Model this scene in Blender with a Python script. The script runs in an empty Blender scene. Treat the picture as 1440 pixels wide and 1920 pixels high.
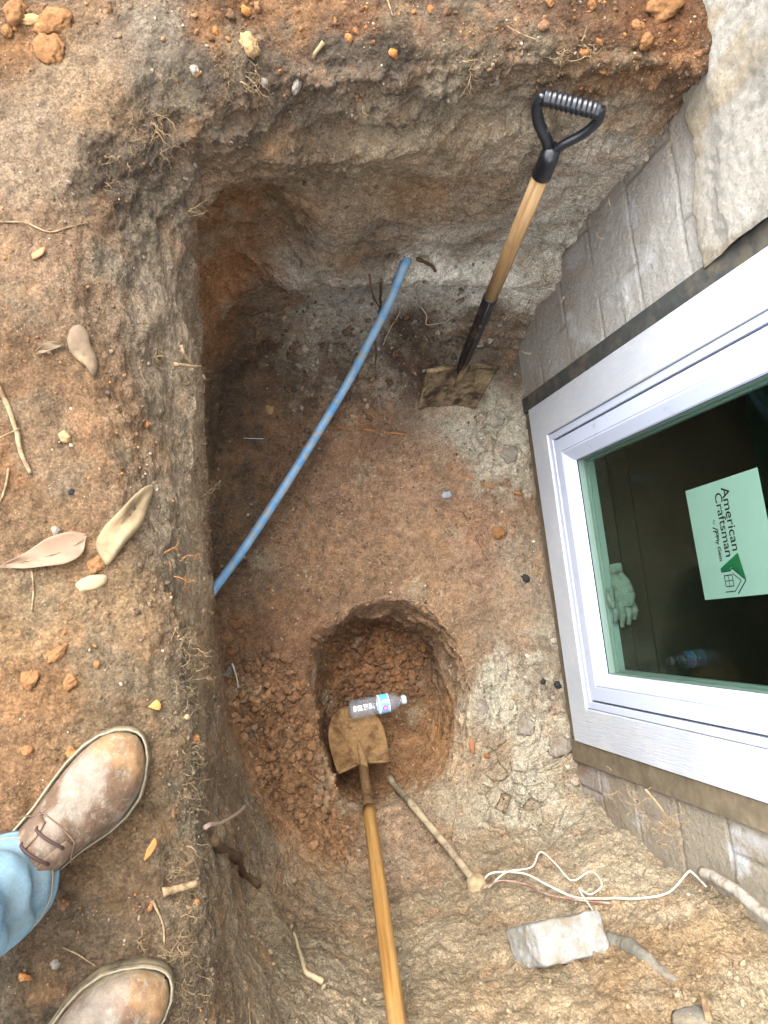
import bpy, bmesh, math, random
import numpy as np
from mathutils import Vector, Matrix
from mathutils.bvhtree import BVHTree
random.seed(7); RNG = np.random.default_rng(11)
S = bpy.context.scene
COL = S.collection
QUAL = 1.0
# ------------------------------------------------------------------ camera
FPX, CAM_H = 1442.0, 1.2
_n = np.array([(408-720)/FPX, -(1170-960)/FPX, -1.0]); ZV = -_n/np.linalg.norm(_n)
YV = np.array([-.113, .987, -.112]); YV -= ZV*(YV@ZV); YV /= np.linalg.norm(YV); XV = np.cross(YV, ZV)
RW = np.array([XV, YV, ZV])            # camera axes -> world axes
cam = bpy.data.objects.new('camera', bpy.data.cameras.new('camera')); COL.objects.link(cam)
cam.matrix_world = Matrix(((*RW[0], 0), (*RW[1], 0), (*RW[2], CAM_H), (0, 0, 0, 1)))
cam.data.sensor_fit = 'VERTICAL'; cam.data.sensor_height = 36; cam.data.lens = 36*FPX/1920
cam.data.clip_start = .02; cam.data.clip_end = 300
S.camera = cam
# ------------------------------------------------------------------ light
w = bpy.data.worlds.new('World'); S.world = w; w.use_nodes = True
nt = w.node_tree; bg = nt.nodes['Background']
sky = nt.nodes.new('ShaderNodeTexSky'); sky.sky_type = 'NISHITA'; sky.sun_disc = False
SUN_EL, SUN_AZ = math.radians(58), math.radians(-32)     # azimuth from +Y towards +X
sky.sun_elevation = SUN_EL; sky.sun_rotation = SUN_AZ; sky.air_density = 1.0; sky.dust_density = 3.0
hs = nt.nodes.new('ShaderNodeHueSaturation'); hs.inputs['Saturation'].default_value = .12
nt.links.new(sky.outputs[0], hs.inputs['Color']); nt.links.new(hs.outputs[0], bg.inputs[0])   # thin bright cloud: a paler sky; bg.inputs[1].default_value = .15
sl = bpy.data.lights.new('sun', 'SUN'); sl.energy = .5; sl.angle = math.radians(50); sl.color = (1, .93, .82)
so = bpy.data.objects.new('sun', sl); COL.objects.link(so)
sd = Vector((math.sin(SUN_AZ)*math.cos(SUN_EL), math.cos(SUN_AZ)*math.cos(SUN_EL), math.sin(SUN_EL)))
so.rotation_euler = sd.to_track_quat('Z', 'Y').to_euler()
S.view_settings.view_transform = 'Standard'; S.view_settings.look = 'None'
S.view_settings.exposure = 0.9; S.view_settings.gamma = 1
S.render.engine = 'CYCLES'
# ------------------------------------------------------------------ calibration helpers (pixel of the 1440x1920 photo -> point)
def ray(px, py): return RW @ np.array([(px-720)/FPX, -(py-960)/FPX, -1.0])
def atz(px, py, z):
    r = ray(px, py); t = (z-CAM_H)/r[2]; return (r[0]*t, r[1]*t, z)
def atx(px, py, x):
    r = ray(px, py); t = x/r[0]; return (x, r[1]*t, CAM_H+r[2]*t)
# ------------------------------------------------------------------ numpy noise
_T = RNG.random(65536)
def vnoise(P, seed=0):
    I = np.floor(P).astype(np.int64); f = P-I; f = f*f*f*(f*(f*6-15)+10)
    out = 0
    def h(a, b, c): return _T[((a*73856093) ^ (b*19349663) ^ (c*83492791) ^ (seed*2654435)) & 65535]
    x, y, z = I[:, 0], I[:, 1], I[:, 2]; fx, fy, fz = f[:, 0], f[:, 1], f[:, 2]
    def lx(yy, zz): a = h(x, yy, zz); return a+(h(x+1, yy, zz)-a)*fx
    a = lx(y, z); a = a+(lx(y+1, z)-a)*fy
    b = lx(y, z+1); b = b+(lx(y+1, z+1)-b)*fy
    return (a+(b-a)*fz)*2-1
_ROT = np.array([[.36, .48, -.8], [-.8, .6, 0], [.48, .64, .6]])
def fbm(P, freq, octs=4, seed=0, gain=.5):
    v = 0; a = 1; s = 0; Q = (P*freq)@_ROT
    for o in range(octs):
        v = v+a*vnoise(Q, seed+o*17); s += a; a *= gain; Q = (Q*2.03)@_ROT+3.1
    return v/s
def worley(P, freq, seed=0, jitter=1.0):
    Q = P*freq; I = np.floor(Q).astype(np.int64)
    f1 = np.full(len(P), 9.); f2 = np.full(len(P), 9.); cid = np.zeros(len(P))
    for dx in (-1, 0, 1):
        for dy in (-1, 0, 1):
            for dz in (-1, 0, 1):
                a, b, c = I[:, 0]+dx, I[:, 1]+dy, I[:, 2]+dz
                k = ((a*73856093) ^ (b*19349663) ^ (c*83492791) ^ (seed*977)) & 65535
                jx = _T[k]; jy = _T[(k*31+7) & 65535]; jz = _T[(k*57+13) & 65535]
                d = (a+jx-Q[:, 0])**2+(b+jy-Q[:, 1])**2+(c+jz-Q[:, 2])**2
                lt = d < f1
                f2 = np.where(lt, f1, np.minimum(f2, d)); cid = np.where(lt, jx, cid); f1 = np.where(lt, d, f1)
    return np.sqrt(f1), np.sqrt(f2), cid
def sstep(a, b, x):
    t = np.clip((x-a)/(b-a), 0, 1); return t*t*(3-2*t)
def srgb(c):
    c = np.asarray(c, float)/255.; return np.where(c <= .04045, c/12.92, ((c+.055)/1.055)**2.4)
def sr6(c): return srgb(c)*.45
def sr5(c): return srgb(c)*.36*np.array([.88, 1, 1.03])
def sr4(c): return srgb(c)*.40*np.array([.94, .98, 1.15])
def sr3(c): return srgb(c)*.34*np.array([.93, 1.02, 1.0])
# ------------------------------------------------------------------ mesh + object helpers
def mesh_np(name, V, Fq, col=None, smooth=True):
    me = bpy.data.meshes.new(name); V = np.asarray(V, np.float32); Fq = np.asarray(Fq, np.int32)
    n = Fq.shape[1]
    me.vertices.add(len(V)); me.vertices.foreach_set('co', V.ravel())
    me.loops.add(Fq.size); me.loops.foreach_set('vertex_index', Fq.ravel())
    me.polygons.add(len(Fq)); me.polygons.foreach_set('loop_start', np.arange(0, Fq.size, n, dtype=np.int32))
    me.polygons.foreach_set('loop_total', np.full(len(Fq), n, np.int32))
    me.polygons.foreach_set('use_smooth', np.full(len(Fq), smooth))
    me.update(calc_edges=True)
    if col is not None:
        a = me.color_attributes.new('Col', 'FLOAT_COLOR', 'POINT')
        c = np.ones((len(V), 4), np.float32); c[:, :3] = col; a.data.foreach_set('color', c.ravel())
    return me
def link(name, me, mat=None, parent=None):
    o = bpy.data.objects.new(name, me); COL.objects.link(o)
    if mat is not None:
        for m in (mat if isinstance(mat, (list, tuple)) else [mat]): me.materials.append(m)
    if parent is not None: attach(o, parent)
    return o
def tag(o, label=None, cat=None, group=None, kind=None):
    if label: o['label'] = label
    if cat: o['category'] = cat
    if group: o['group'] = group
    if kind: o['kind'] = kind
    return o
class MB:
    def __init__(s): s.v = []; s.f = []; s.m = []; s.mi = 0
    def add(s, V, Fs):
        b = len(s.v); s.v += [tuple(map(float, p)) for p in V]
        for f in Fs: s.f.append(tuple(b+i for i in f)); s.m.append(s.mi)
    def tube(s, pts, rad, n=8, cap=True, flat=1.0):
        pts = [Vector(p) for p in pts]; N = len(pts)
        if not hasattr(rad, '__len__'): rad = [rad]*N
        t0 = (pts[1]-pts[0]).normalized(); u = t0.orthogonal().normalized(); V = []
        for i in range(N):
            t = (pts[min(i+1, N-1)]-pts[max(i-1, 0)])
            t = t.normalized() if t.length > 1e-9 else t0
            u = (u-t*u.dot(t)); u = u.normalized() if u.length > 1e-6 else t.orthogonal().normalized()
            b = t.cross(u)
            for k in range(n):
                a = 2*math.pi*k/n; V.append(pts[i]+u*math.cos(a)*rad[i]+b*math.sin(a)*rad[i]*flat)
        Fs = [(i*n+k, i*n+(k+1) % n, (i+1)*n+(k+1) % n, (i+1)*n+k) for i in range(N-1) for k in range(n)]
        if cap: Fs += [tuple(reversed(range(n))), tuple((N-1)*n+k for k in range(n))]
        s.add(V, Fs)
    def rings(s, R, close=True, cap0=False, cap1=False):
        n = len(R[0]); V = [p for r in R for p in r]; kk = n if close else n-1
        Fs = [(i*n+k, i*n+(k+1) % n, (i+1)*n+(k+1) % n, (i+1)*n+k) for i in range(len(R)-1) for k in range(kk)]
        if cap0: Fs.append(tuple(reversed(range(n))))
        if cap1: Fs.append(tuple((len(R)-1)*n+k for k in range(n)))
        s.add(V, Fs)
    def box(s, a, b):
        x0, y0, z0 = a; x1, y1, z1 = b
        V = [(x0, y0, z0), (x1, y0, z0), (x1, y1, z0), (x0, y1, z0), (x0, y0, z1), (x1, y0, z1), (x1, y1, z1), (x0, y1, z1)]
        s.add(V, [(0, 3, 2, 1), (4, 5, 6, 7), (0, 1, 5, 4), (1, 2, 6, 5), (2, 3, 7, 6), (3, 0, 4, 7)])
    def build(s, name, mat, parent=None, smooth=True, bevel=0):
        me = bpy.data.meshes.new(name); me.from_pydata(s.v, [], s.f); me.update()
        o = link(name, me, mat, None)
        me.polygons.foreach_set('use_smooth', [smooth]*len(me.polygons)); me.polygons.foreach_set('material_index', s.m)
        if parent is not None: attach(o, parent)
        if bevel:
            m = o.modifiers.new('b', 'BEVEL'); m.width = bevel; m.segments = 2; m.limit_method = 'ANGLE'
        return o
def attach(o, parent):
    o.parent = parent; pos = Vector((0, 0, 0)); p = parent
    while p is not None: pos += Vector(p.location); p = p.parent
    o.location = Vector(o.location)-pos
def empty(name, loc, parent=None):
    o = bpy.data.objects.new(name, None); COL.objects.link(o); o.location = loc; o.empty_display_size = .05
    if parent is not None: attach(o, parent)
    return o
def catmull(P, n):
    P = [np.asarray(p, float) for p in P]; P = [2*P[0]-P[1]]+P+[2*P[-1]-P[-2]]; out = []
    for i in range(1, len(P)-2):
        for k in range(n):
            t = k/n; a, b, c, d = P[i-1:i+3]
            out.append(.5*((2*b)+(-a+c)*t+(2*a-5*b+4*c-d)*t*t+(-a+3*b-3*c+d)*t**3))
    out.append(P[-2]); return out
# ------------------------------------------------------------------ materials
class NB:
    def __init__(s, name):
        s.m = bpy.data.materials.new(name); s.m.use_nodes = True; s.t = s.m.node_tree; s.p = s.t.nodes['Principled BSDF']
        s.co = s.t.nodes.new('ShaderNodeTexCoord').outputs['Object']
    def n(s, typ, **k):
        o = s.t.nodes.new('ShaderNode'+typ)
        for a, b in k.items():
            if isinstance(b, bpy.types.NodeSocket): s.t.links.new(b, o.inputs[a.replace('_', ' ')])
            elif a in [i.name.replace(' ', '_') for i in o.inputs] and not hasattr(o, a): o.inputs[a.replace('_', ' ')].default_value = b
            else: setattr(o, a, b)
        return o
    def L(s, a, b): s.t.links.new(a, b)
    def noise(s, scale, detail=5, rough=.55, co=None, out='Fac'):
        o = s.n('TexNoise'); o.inputs['Scale'].default_value = scale; o.inputs['Detail'].default_value = detail; o.inputs['Roughness'].default_value = rough
        s.L(co or s.co, o.inputs['Vector']); return o.outputs[out]
    def vor(s, scale, feat='F1', co=None, out='Distance'):
        o = s.n('TexVoronoi'); o.feature = feat; o.inputs['Scale'].default_value = scale; s.L(co or s.co, o.inputs['Vector']); return o.outputs[out]
    def ramp(s, fac, stops):
        o = s.n('ValToRGB'); e = o.color_ramp.elements
        while len(e) < len(stops): e.new(.5)
        for i, (p, c) in enumerate(stops):
            e[i].position = p; e[i].color = (*c, 1) if hasattr(c, '__len__') else (c, c, c, 1)
        s.L(fac, o.inputs[0]); return o.outputs[0]
    def mix(s, fac, a, b, mode='MIX'):
        o = s.n('Mix'); o.data_type = 'RGBA'; o.blend_type = mode
        for i, v in ((0, fac), (6, a), (7, b)):
            if isinstance(v, bpy.types.NodeSocket): s.L(v, o.inputs[i])
            elif i == 0: o.inputs[0].default_value = v
            else: o.inputs[i].default_value = (*v, 1)
        return o.outputs[2]
    def math(s, op, a, b=0.0, c=None):
        o = s.n('Math'); o.operation = op
        for i, v in enumerate((a, b) if c is None else (a, b, c)):
            if isinstance(v, bpy.types.NodeSocket): s.L(v, o.inputs[i])
            else: o.inputs[i].default_value = v
        return o.outputs[0]
    def scl(s, v, co=None, rot=None):
        o = s.n('Mapping'); o.inputs['Scale'].default_value = v
        if rot: o.inputs['Rotation'].default_value = rot
        s.L(co or s.co, o.inputs['Vector']); return o.outputs[0]
    def bump(s, h, dist=.002, strength=1.0, prev=None):
        o = s.n('Bump'); o.inputs['Distance'].default_value = dist; o.inputs['Strength'].default_value = strength
        s.L(h, o.inputs['Height'])
        if prev is not None: s.L(prev, o.inputs['Normal'])
        return o.outputs[0]
    def done(s, col=None, rough=.8, nrm=None, spec=.3, metal=0, **k):
        if col is not None:
            if isinstance(col, bpy.types.NodeSocket): s.L(col, s.p.inputs['Base Color'])
            else: s.p.inputs['Base Color'].default_value = (*col, 1)
        if isinstance(rough, bpy.types.NodeSocket): s.L(rough, s.p.inputs['Roughness'])
        else: s.p.inputs['Roughness'].default_value = rough
        s.p.inputs['Specular IOR Level'].default_value = spec; s.p.inputs['Metallic'].default_value = metal
        if nrm is not None: s.L(nrm, s.p.inputs['Normal'])
        for a, b in k.items(): s.p.inputs[a.replace('_', ' ')].default_value = b
        return s.m
def soil_mat(name, fine=1.0, speck=True, mott=1.0):
    b = NB(name); a = b.n('Attribute'); a.attribute_name = 'Col'; c = a.outputs['Color']
    n1 = b.noise(45, 6, .65); n2 = b.noise(260, 4, .7); n3 = b.noise(12, 4, .6)
    c = b.mix(1.0, c, b.ramp(n1, [(.28, .62), (.5, 1.0), (.74, 1.3)]), 'MULTIPLY')
    c = b.mix(1.0, c, b.ramp(n2, [(.3, .55), (.5, 1.0), (.72, 1.45)]), 'MULTIPLY')
    c = b.mix(b.ramp(n3, [(.55, 0.), (.72, .22)]), c, srgb((170, 126, 84)))
    if speck:
        v = b.vor(150, out='Distance'); k = b.noise(30, 2)
        f = b.math('MULTIPLY', b.ramp(v, [(.1, 1.), (.17, 0.)]), b.ramp(k, [(.55, 0.), (.62, .75)]))
        c = b.mix(f, c, srgb((186, 168, 140))*.7)
        v = b.vor(95, out='Distance')
        f = b.math('MULTIPLY', b.ramp(v, [(.1, 1.), (.2, 0.)]), b.ramp(b.noise(23, 2), [(.54, 0.), (.6, .8)]))
        c = b.mix(f, c, srgb((62, 48, 38)))
    dc = b.n('VectorMath'); dc.operation = 'MULTIPLY_ADD'; b.L(b.noise(90, 4, .6, out='Color'), dc.inputs[0]); dc.inputs[1].default_value = (.012, .012, .012); b.L(b.co, dc.inputs[2]); dco = dc.outputs[0]
    for sc, lo, hi in ((85, 1-.09*mott, 1+.09*mott), (210, 1-.15*mott, 1+.15*mott)):
        g = b.n('SeparateColor'); b.L(b.vor(sc, co=dco, out='Color'), g.inputs[0]); c = b.mix(1.0, c, b.ramp(g.outputs[0], [(.1, lo), (.9, hi)]), 'MULTIPLY')
    e1 = b.vor(85, 'DISTANCE_TO_EDGE', dco); c = b.mix(1.0, c, b.ramp(b.math('ADD', e1, b.math('MULTIPLY', b.noise(25, 3), .5)), [(.18, 1-.28*mott), (.28, 1.0)]), 'MULTIPLY')
    nr = b.bump(b.noise(60, 7, .80), .009*fine, 1.0)
    nr = b.bump(b.vor(170, co=dco), .005*fine, .9, nr)
    nr = b.bump(b.vor(120), .0035*fine, .7, nr)
    nr = b.bump(b.noise(380, 5, .75), .0032*fine, 1.0, nr)
    return b.done(c, .95, nr, .12)
M = {}
M['soil'] = soil_mat('packed_soil')
M['clod'] = soil_mat('loose_soil', .5, False, .35)
# ------------------------------------------------------------------ the soil: a loft of closed contours from the bottom of the hole out to the horizon
WX = 1.08                                   # face of the foundation wall
CX, CY = .50, -.28
def px(l, z): return [atz(a, b, z) for a, b in l]
def wd(l): return [tuple(p) for p in l]
HB = px([(612, 1200), (650, 1178), (735, 1168), (790, 1195), (812, 1260), (822, 1330), (800, 1400), (760, 1450), (700, 1478), (650, 1470), (622, 1430), (604, 1360), (600, 1270)], -1.53)
H1 = px([(592, 1192), (640, 1158), (738, 1140), (812, 1172), (840, 1225), (850, 1300), (842, 1390), (812, 1450), (768, 1492), (700, 1508), (640, 1495), (612, 1440), (590, 1350), (586, 1262)], -1.33)
H0 = px([(576, 1196), (590, 1178), (650, 1142), (700, 1124), (745, 1116), (790, 1128), (820, 1150), (845, 1185), (868, 1240), (882, 1290), (878, 1380), (855, 1450), (810, 1500), (760, 1518), (700, 1535), (650, 1530), (622, 1500), (606, 1440), (588, 1360), (580, 1270)], -1.165)
FL = wd([(.0, .0, -1.14), (.0, .2, -1.14), (.02, .5, -1.14), (.06, .74, -1.14), (.14, .84, -1.13), (.35, .86, -1.12), (.62, .86, -1.12), (.85, .83, -1.14), (1.02, .80, -1.16), (1.3, .79, -1.17),
         (1.3, .2, -1.21), (1.3, -.45, -1.20), (1.3, -.64, -1.18), (1.0, -.665, -1.15), (.75, -.69, -1.13), (.5, -.72, -1.11), (.3, -.70, -1.10), (.17, -.62, -1.10), (.08, -.46, -1.12), (.02, -.25, -1.13)])
W4 = wd([(-.01, .0, -.98), (-.01, .2, -.98), (.0, .5, -.98), (.03, .76, -.98), (.12, .91, -.98), (.35, .96, -.98), (.62, .97, -.98), (.85, .92, -.99), (1.02, .88, -1.0), (1.3, .88, -1.0),
         (1.3, .2, -1.21), (1.3, -.5, -1.2), (1.3, -.69, -1.0), (1.0, -.71, -1.0), (.75, -.75, -.98), (.5, -.78, -.95), (.27, -.76, -.95), (.12, -.66, -.95), (.04, -.48, -.95), (-.01, -.25, -.96)])
W3 = wd([(-.015, .0, -.78), (-.015, .2, -.78), (.0, .5, -.78), (.02, .76, -.78), (.09, .93, -.80), (.35, .945, -.83), (.62, .955, -.84), (.85, .96, -.82), (1.02, .96, -.80), (1.3, .95, -.8),
         (1.3, .2, -1.2), (1.3, -.5, -1.2), (1.3, -.72, -.74), (1.0, -.745, -.74), (.75, -.78, -.72), (.5, -.82, -.72), (.26, -.80, -.72), (.09, -.71, -.72), (.015, -.52, -.74), (-.02, -.25, -.76)])
W2 = wd([(-.02, .0, -.5), (-.01, .2, -.48), (.008, .45, -.45), (.02, .72, -.48), (.06, .90, -.5), (.35, .93, -.52), (.62, .945, -.52), (.85, .975, -.52), (1.02, 1.0, -.50), (1.3, 1.01, -.5),
         (1.3, .2, -1.19), (1.3, -.5, -1.19), (1.3, -.745, -.42), (1.0, -.765, -.42), (.75, -.81, -.44), (.5, -.85, -.44), (.24, -.83, -.44), (.05, -.74, -.46), (-.02, -.53, -.48), (-.035, -.25, -.5)])
W1 = wd([(-.035, .0, -.25), (-.025, .2, -.24), (.0, .45, -.22), (-.01, .66, -.24), (.04, .84, -.22), (.3, .925, -.24), (.62, .945, -.26), (.85, .98, -.26), (1.02, 1.01, -.24), (1.3, 1.02, -.25),
         (1.3, .2, -1.18), (1.3, -.5, -1.18), (1.3, -.80, -.26), (1.05, -.83, -.26), (.8, -.86, -.24), (.5, -.885, -.22), (.24, -.87, -.2), (.05, -.78, -.22), (-.03, -.54, -.24), (-.045, -.25, -.25)])
RM = wd([(-.062, .0, -.035), (-.075, .12, -.03), (-.10, .25, -.03), (-.13, .40, -.02), (-.155, .55, -.02), (-.15, .66, -.02), (-.11, .75, -.02), (.02, .875, -.02), (.2, .925, -.02), (.4, .94, -.015), (.62, .975, -.01), (.85, .985, -.01), (1.02, 1.0, -.01), (1.3, 1.03, -.01),
         (1.3, .2, -1.16), (1.3, -.5, -1.16), (1.3, -.95, -.1), (1.05, -.97, -.1), (.8, -.96, -.09), (.5, -.96, -.05), (.22, -.93, -.04), (.05, -.87, -.03), (-.05, -.62, -.03), (-.058, -.25, -.035)])
def polar(cn):
    P = np.array(cn + [cn[0]]); D = []
    for i in range(len(cn)):
        for t in np.linspace(0, 1, 30, endpoint=False): D.append(P[i]*(1-t)+P[i+1]*t)
    D = np.array(D); k = 12; kern = np.hanning(2*k+3)[1:-1]; kern /= kern.sum()
    D = np.stack([np.convolve(np.r_[D[-k:, j], D[:, j], D[:k, j]], kern, 'valid') for j in range(3)], 1)
    th = np.arctan2(D[:, 1]-CY, D[:, 0]-CX); r = np.hypot(D[:, 1]-CY, D[:, 0]-CX); o = np.argsort(th)
    th, r, z = th[o], r[o], D[o, 2]
    return np.r_[th-2*np.pi, th, th+2*np.pi], np.r_[r, r, r], np.r_[z, z, z]
def soil_grid(q):
    C = [polar(c) for c in (HB, H1, H0, FL, W4, W3, W2, W1, RM)]
    tt = np.linspace(-np.pi, np.pi, 6000)
    rr = sum(np.interp(tt, c[0], c[1]) for c in (C[2], C[3], C[7], C[8]))/4
    dl = np.hypot(np.gradient(rr*np.cos(tt)), np.gradient(rr*np.sin(tt))); inside = (CX+rr*np.cos(tt)) < 1.1
    dl = np.where(inside, dl, dl*.15); cum = np.r_[0, np.cumsum(dl[1:])]; cum /= cum[-1]
    nth = int(1500*q); th = np.interp(np.linspace(0, 1, nth, endpoint=False), cum, tt)
    R = [np.interp(th, c[0], c[1]) for c in C]; Z = [np.interp(th, c[0], c[2]) for c in C]
    rim, rz = R[-1], Z[-1]
    for i_, a_ in ((0, .05), (1, .05), (2, .05)): R[i_] = R[i_]*(1+a_*fbm(np.stack([np.cos(th)*2.2, np.sin(th)*2.2, th*0+i_*.12], 1), 1.3, 4, 990))
    R = [rim*0+.0004]+R; Z = [rim*0-1.54]+Z
    wl = 1-sstep(.95, 1.25, CX+rim*np.cos(th)) * (np.abs(th) < 1.6)
    for add, z in ((.05, .0), (.40, .012), (.9, .01), (2.4, 0), (12, 0), (60, 0)):
        R.append(rim+add); Z.append(wl*z+(1-wl)*rz)
    cnt = [int(c*q) for c in (90, 38, 40, 150, 52, 60, 84, 84, 84, 26, 190, 70, 30, 14, 8)]
    rows_r, rows_z = [], []
    for i, c in enumerate(cnt):
        for t in np.linspace(0, 1, c, endpoint=False): rows_r.append(R[i]*(1-t)+R[i+1]*t); rows_z.append(Z[i]*(1-t)+Z[i+1]*t)
    rows_r.append(R[-1]); rows_z.append(Z[-1]); Rr = np.array(rows_r); Zz = np.array(rows_z)
    k = max(2, int(4*q)); kern = np.hanning(2*k+3)[1:-1]; kern /= kern.sum(); edge = sum(cnt[:13])
    def sm(A):
        B = np.apply_along_axis(lambda v: np.convolve(np.pad(v, k, 'edge'), kern, 'valid'), 0, A); B[edge:] = A[edge:]; return B
    Rr, Zz = sm(Rr), sm(Zz)
    kk = int(26*q); ke = np.hanning(2*kk+3)[1:-1]; ke /= ke.sum(); ri = sum(cnt[:9]); rw = np.exp(-((np.arange(len(Rr))-ri)/(34.*q))**2)[:, None]
    sf = lambda A: A*(1-rw)+rw*np.apply_along_axis(lambda v: np.convolve(np.pad(v, kk, 'edge'), ke, 'valid'), 0, A)
    Rr, Zz = sf(Rr), sf(Zz)
    P = np.stack([CX+Rr*np.cos(th), CY+Rr*np.sin(th), Zz], -1)
    return P
def grid_normals(P):
    du = np.roll(P, -1, 1)-np.roll(P, 1, 1); dv = np.gradient(P, axis=0); n = np.cross(du, dv)
    l = np.linalg.norm(n, axis=2, keepdims=True); n = n/np.maximum(l, 1e-12)
    return -n if n[5:60, :, 2].mean() < 0 else n
G = soil_grid(QUAL); nr, nc = G.shape[:2]
NRM = grid_normals(G); V = G.reshape(-1, 3); N = NRM.reshape(-1, 3)
steep = 1-sstep(.35, .8, np.abs(N[:, 2])); deep = sstep(-.15, -.5, V[:, 2])
def near(P, c, r, soft=.5, warp=None):
    Q = P if warp is None else P+warp
    d = np.linalg.norm(Q-np.asarray(c), axis=1); return 1-sstep(r*(1-soft), r*(1+soft), d)
warp = np.stack([fbm(V, 7, 4, s) for s in (1, 2, 3)], 1)*.07
# where loose soil lies
def at3(x, y, z): return (x, y, z)
PILE = at3(.27, -.50, -1.13)
loose = np.maximum.reduce([near(V, (.5, -.13, -1.43), .24, .3, warp), near(V, (.23, -.42, -1.13), .16, .4, warp), near(V, (.33, -.63, -1.13), .13, .4, warp), near(V, (.13, -.25, -1.13), .12, .5, warp)])
h = fbm(V, 4.5, 3, 5)*.024+fbm(V, 16, 4, 9)*.013
rdg = 1-np.abs(fbm(V, 22, 4, 21))*2.2
lw = 1-.75*sstep(.12, .0, V[:, 0])*sstep(.75, .55, V[:, 1])      # the left side is a smooth spade cut face
nw = sstep(-.60, -.72, V[:, 1])
h *= (1-.35*steep*(1-lw))
h += steep*lw*(1-.6*nw)*(np.maximum(rdg, 0)*.008+fbm(V*np.array([.6, .6, 2.2]), 9, 4, 31)*.022)
h += steep*(1-lw)*fbm(V*np.array([1, 1, .25]), 30, 4, 33)*.006
h += fbm(V, 60, 4, 41)*(.0030+.0030*steep*lw)+fbm(V, 170, 3, 43)*.0016
f1, f2, cid = worley(V+warp*.2, 36, 3)
lump = (np.sqrt(np.clip(1-f1*f1, 0, 1))-.6)*(.4+cid)
h += loose*lump*.016
f1b, f2b, cidb = worley(V+warp*.12, 85, 8)
h += (loose*.006+.0018*(fbm(V, 8, 3, 77) > .1))*(np.sqrt(np.clip(1-f1b*f1b, 0, 1))-.5)
# flaking clay near the foot of the wall: flat plates with cracks between them
clay = np.maximum.reduce([near(V, (1.0, .45, -1.18), .17, .4, warp), near(V, (.95, -.33, -1.2), .20, .4, warp), near(V, (.86, -.62, -1.1), .16, .4, warp), .5*near(V, (.45, .80, -1.1), .22, .4, warp)])
g1, g2, gid = worley(V+warp*.35, 19, 13)
h += clay*((gid-.4)*.013-.010*(1-sstep(.02, .12, g2-g1)))
crk, crk2, _c = worley(V+warp*.5, 7.5, 44)
h -= .006*(1-sstep(.0, .03, crk2-crk))*sstep(.05, .3, fbm(V, 5, 2, 88))*(1-steep)*deep
# crumbling seam under the rim and heaped floor of the pit
seam = np.exp(-((V[:, 2]+.07)/.07)**2)*(V[:, 2] < .0)
sk = .35+.65*sstep(.6, .8, V[:, 1])
h += sk*seam*(np.maximum(fbm(V, 26, 4, 55), -.2)*.030)
f1c, f2c, cidc = worley(V+warp*.3, 24, 23)
h += sk*seam*(np.sqrt(np.clip(1-f1c*f1c, 0, 1))-.5)*.012
# undercut band across the back wall, with the shelf the pipe comes out of
back = sstep(.80, .9, V[:, 1])*sstep(-.02, .1, V[:, 0])
zz = V[:, 2]+.05*fbm(V*np.array([1, 1, 0]), 3.2, 3, 66)+.13*(V[:, 0]-.5)
h += back*(.05*np.exp(-((zz+.80)/.06)**2)-.05*np.exp(-((zz+.45)/.12)**2)*(1-sstep(.5, .9, V[:, 0]))+.035*np.exp(-((zz+.22)/.08)**2))
h -= .09*near(V, (.10, .93, -.62), .19, .5, warp)
# spade strokes down the near wall
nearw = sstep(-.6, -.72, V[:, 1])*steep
h += nearw*fbm(V*np.array([5, 1, 1.2])+warp*.8, 7, 3, 71)*.009
# cavity with a decayed root in the lower left wall, niche under the block
h -= .10*near(V, (.055, -.60, -.62), .085, .5, warp*.4)
far = np.clip((np.linalg.norm(V[:, :2]-[CX, CY], axis=1)-3)/10, 0, 1)
h *= (1-far); lim = .14; h = np.clip(h, -lim, lim)
core = sstep(.004, .05, np.linalg.norm(V[:, :2]-[CX, CY], axis=1)); h *= core
V = V+N*h[:, None]
G = V.reshape(nr, nc, 3)
# quads, without those behind the wall face
idx = np.arange(nr*nc).reshape(nr, nc)
def quads(ix): 
    a = ix[:-1]; b = np.roll(ix, -1, 1)[:-1]; c = np.roll(ix, -1, 1)[1:]; d = ix[1:]
    return np.stack([a, b, c, d], -1).reshape(-1, 4)
Q = quads(idx)
def keepq(Q):
    xm = V[Q, 0].min(1); ym = V[Q, 1]
    return Q[~((xm > WX+.03) & (np.abs(V[Q, 1]).max(1) < 5.0))]
Q = keepq(Q)
if True:   # consistent upward winding
    e1 = V[Q[:, 1]]-V[Q[:, 0]]; e2 = V[Q[:, 3]]-V[Q[:, 0]]
    if np.median(np.cross(e1, e2)[:, 2]) < 0: Q = Q[:, ::-1]
st = 4 if QUAL > .8 else 2
ci = idx[::st, ::st]; cq = quads(ci); cq = cq[V[cq, 0].min(1) < WX+.03]; cq = cq[np.abs(V[cq]).max((1, 2)) < 2.5]
u, inv = np.unique(cq, return_inverse=True)
BVH = BVHTree.FromPolygons(V[u].tolist(), inv.reshape(cq.shape).tolist())
def hit(px_, py_, off=0.0):
    r = Vector(ray(px_, py_)).normalized(); p, n, i, d = BVH.ray_cast(Vector((0, 0, CAM_H)), r)
    if p is None: return Vector(atz(px_, py_, 0)), Vector((0, 0, 1))
    if n.dot(r) > 0: n = -n
    return p+n*off, n
def hp(px_, py_, off=0.0): return hit(px_, py_, off)[0]
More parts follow.
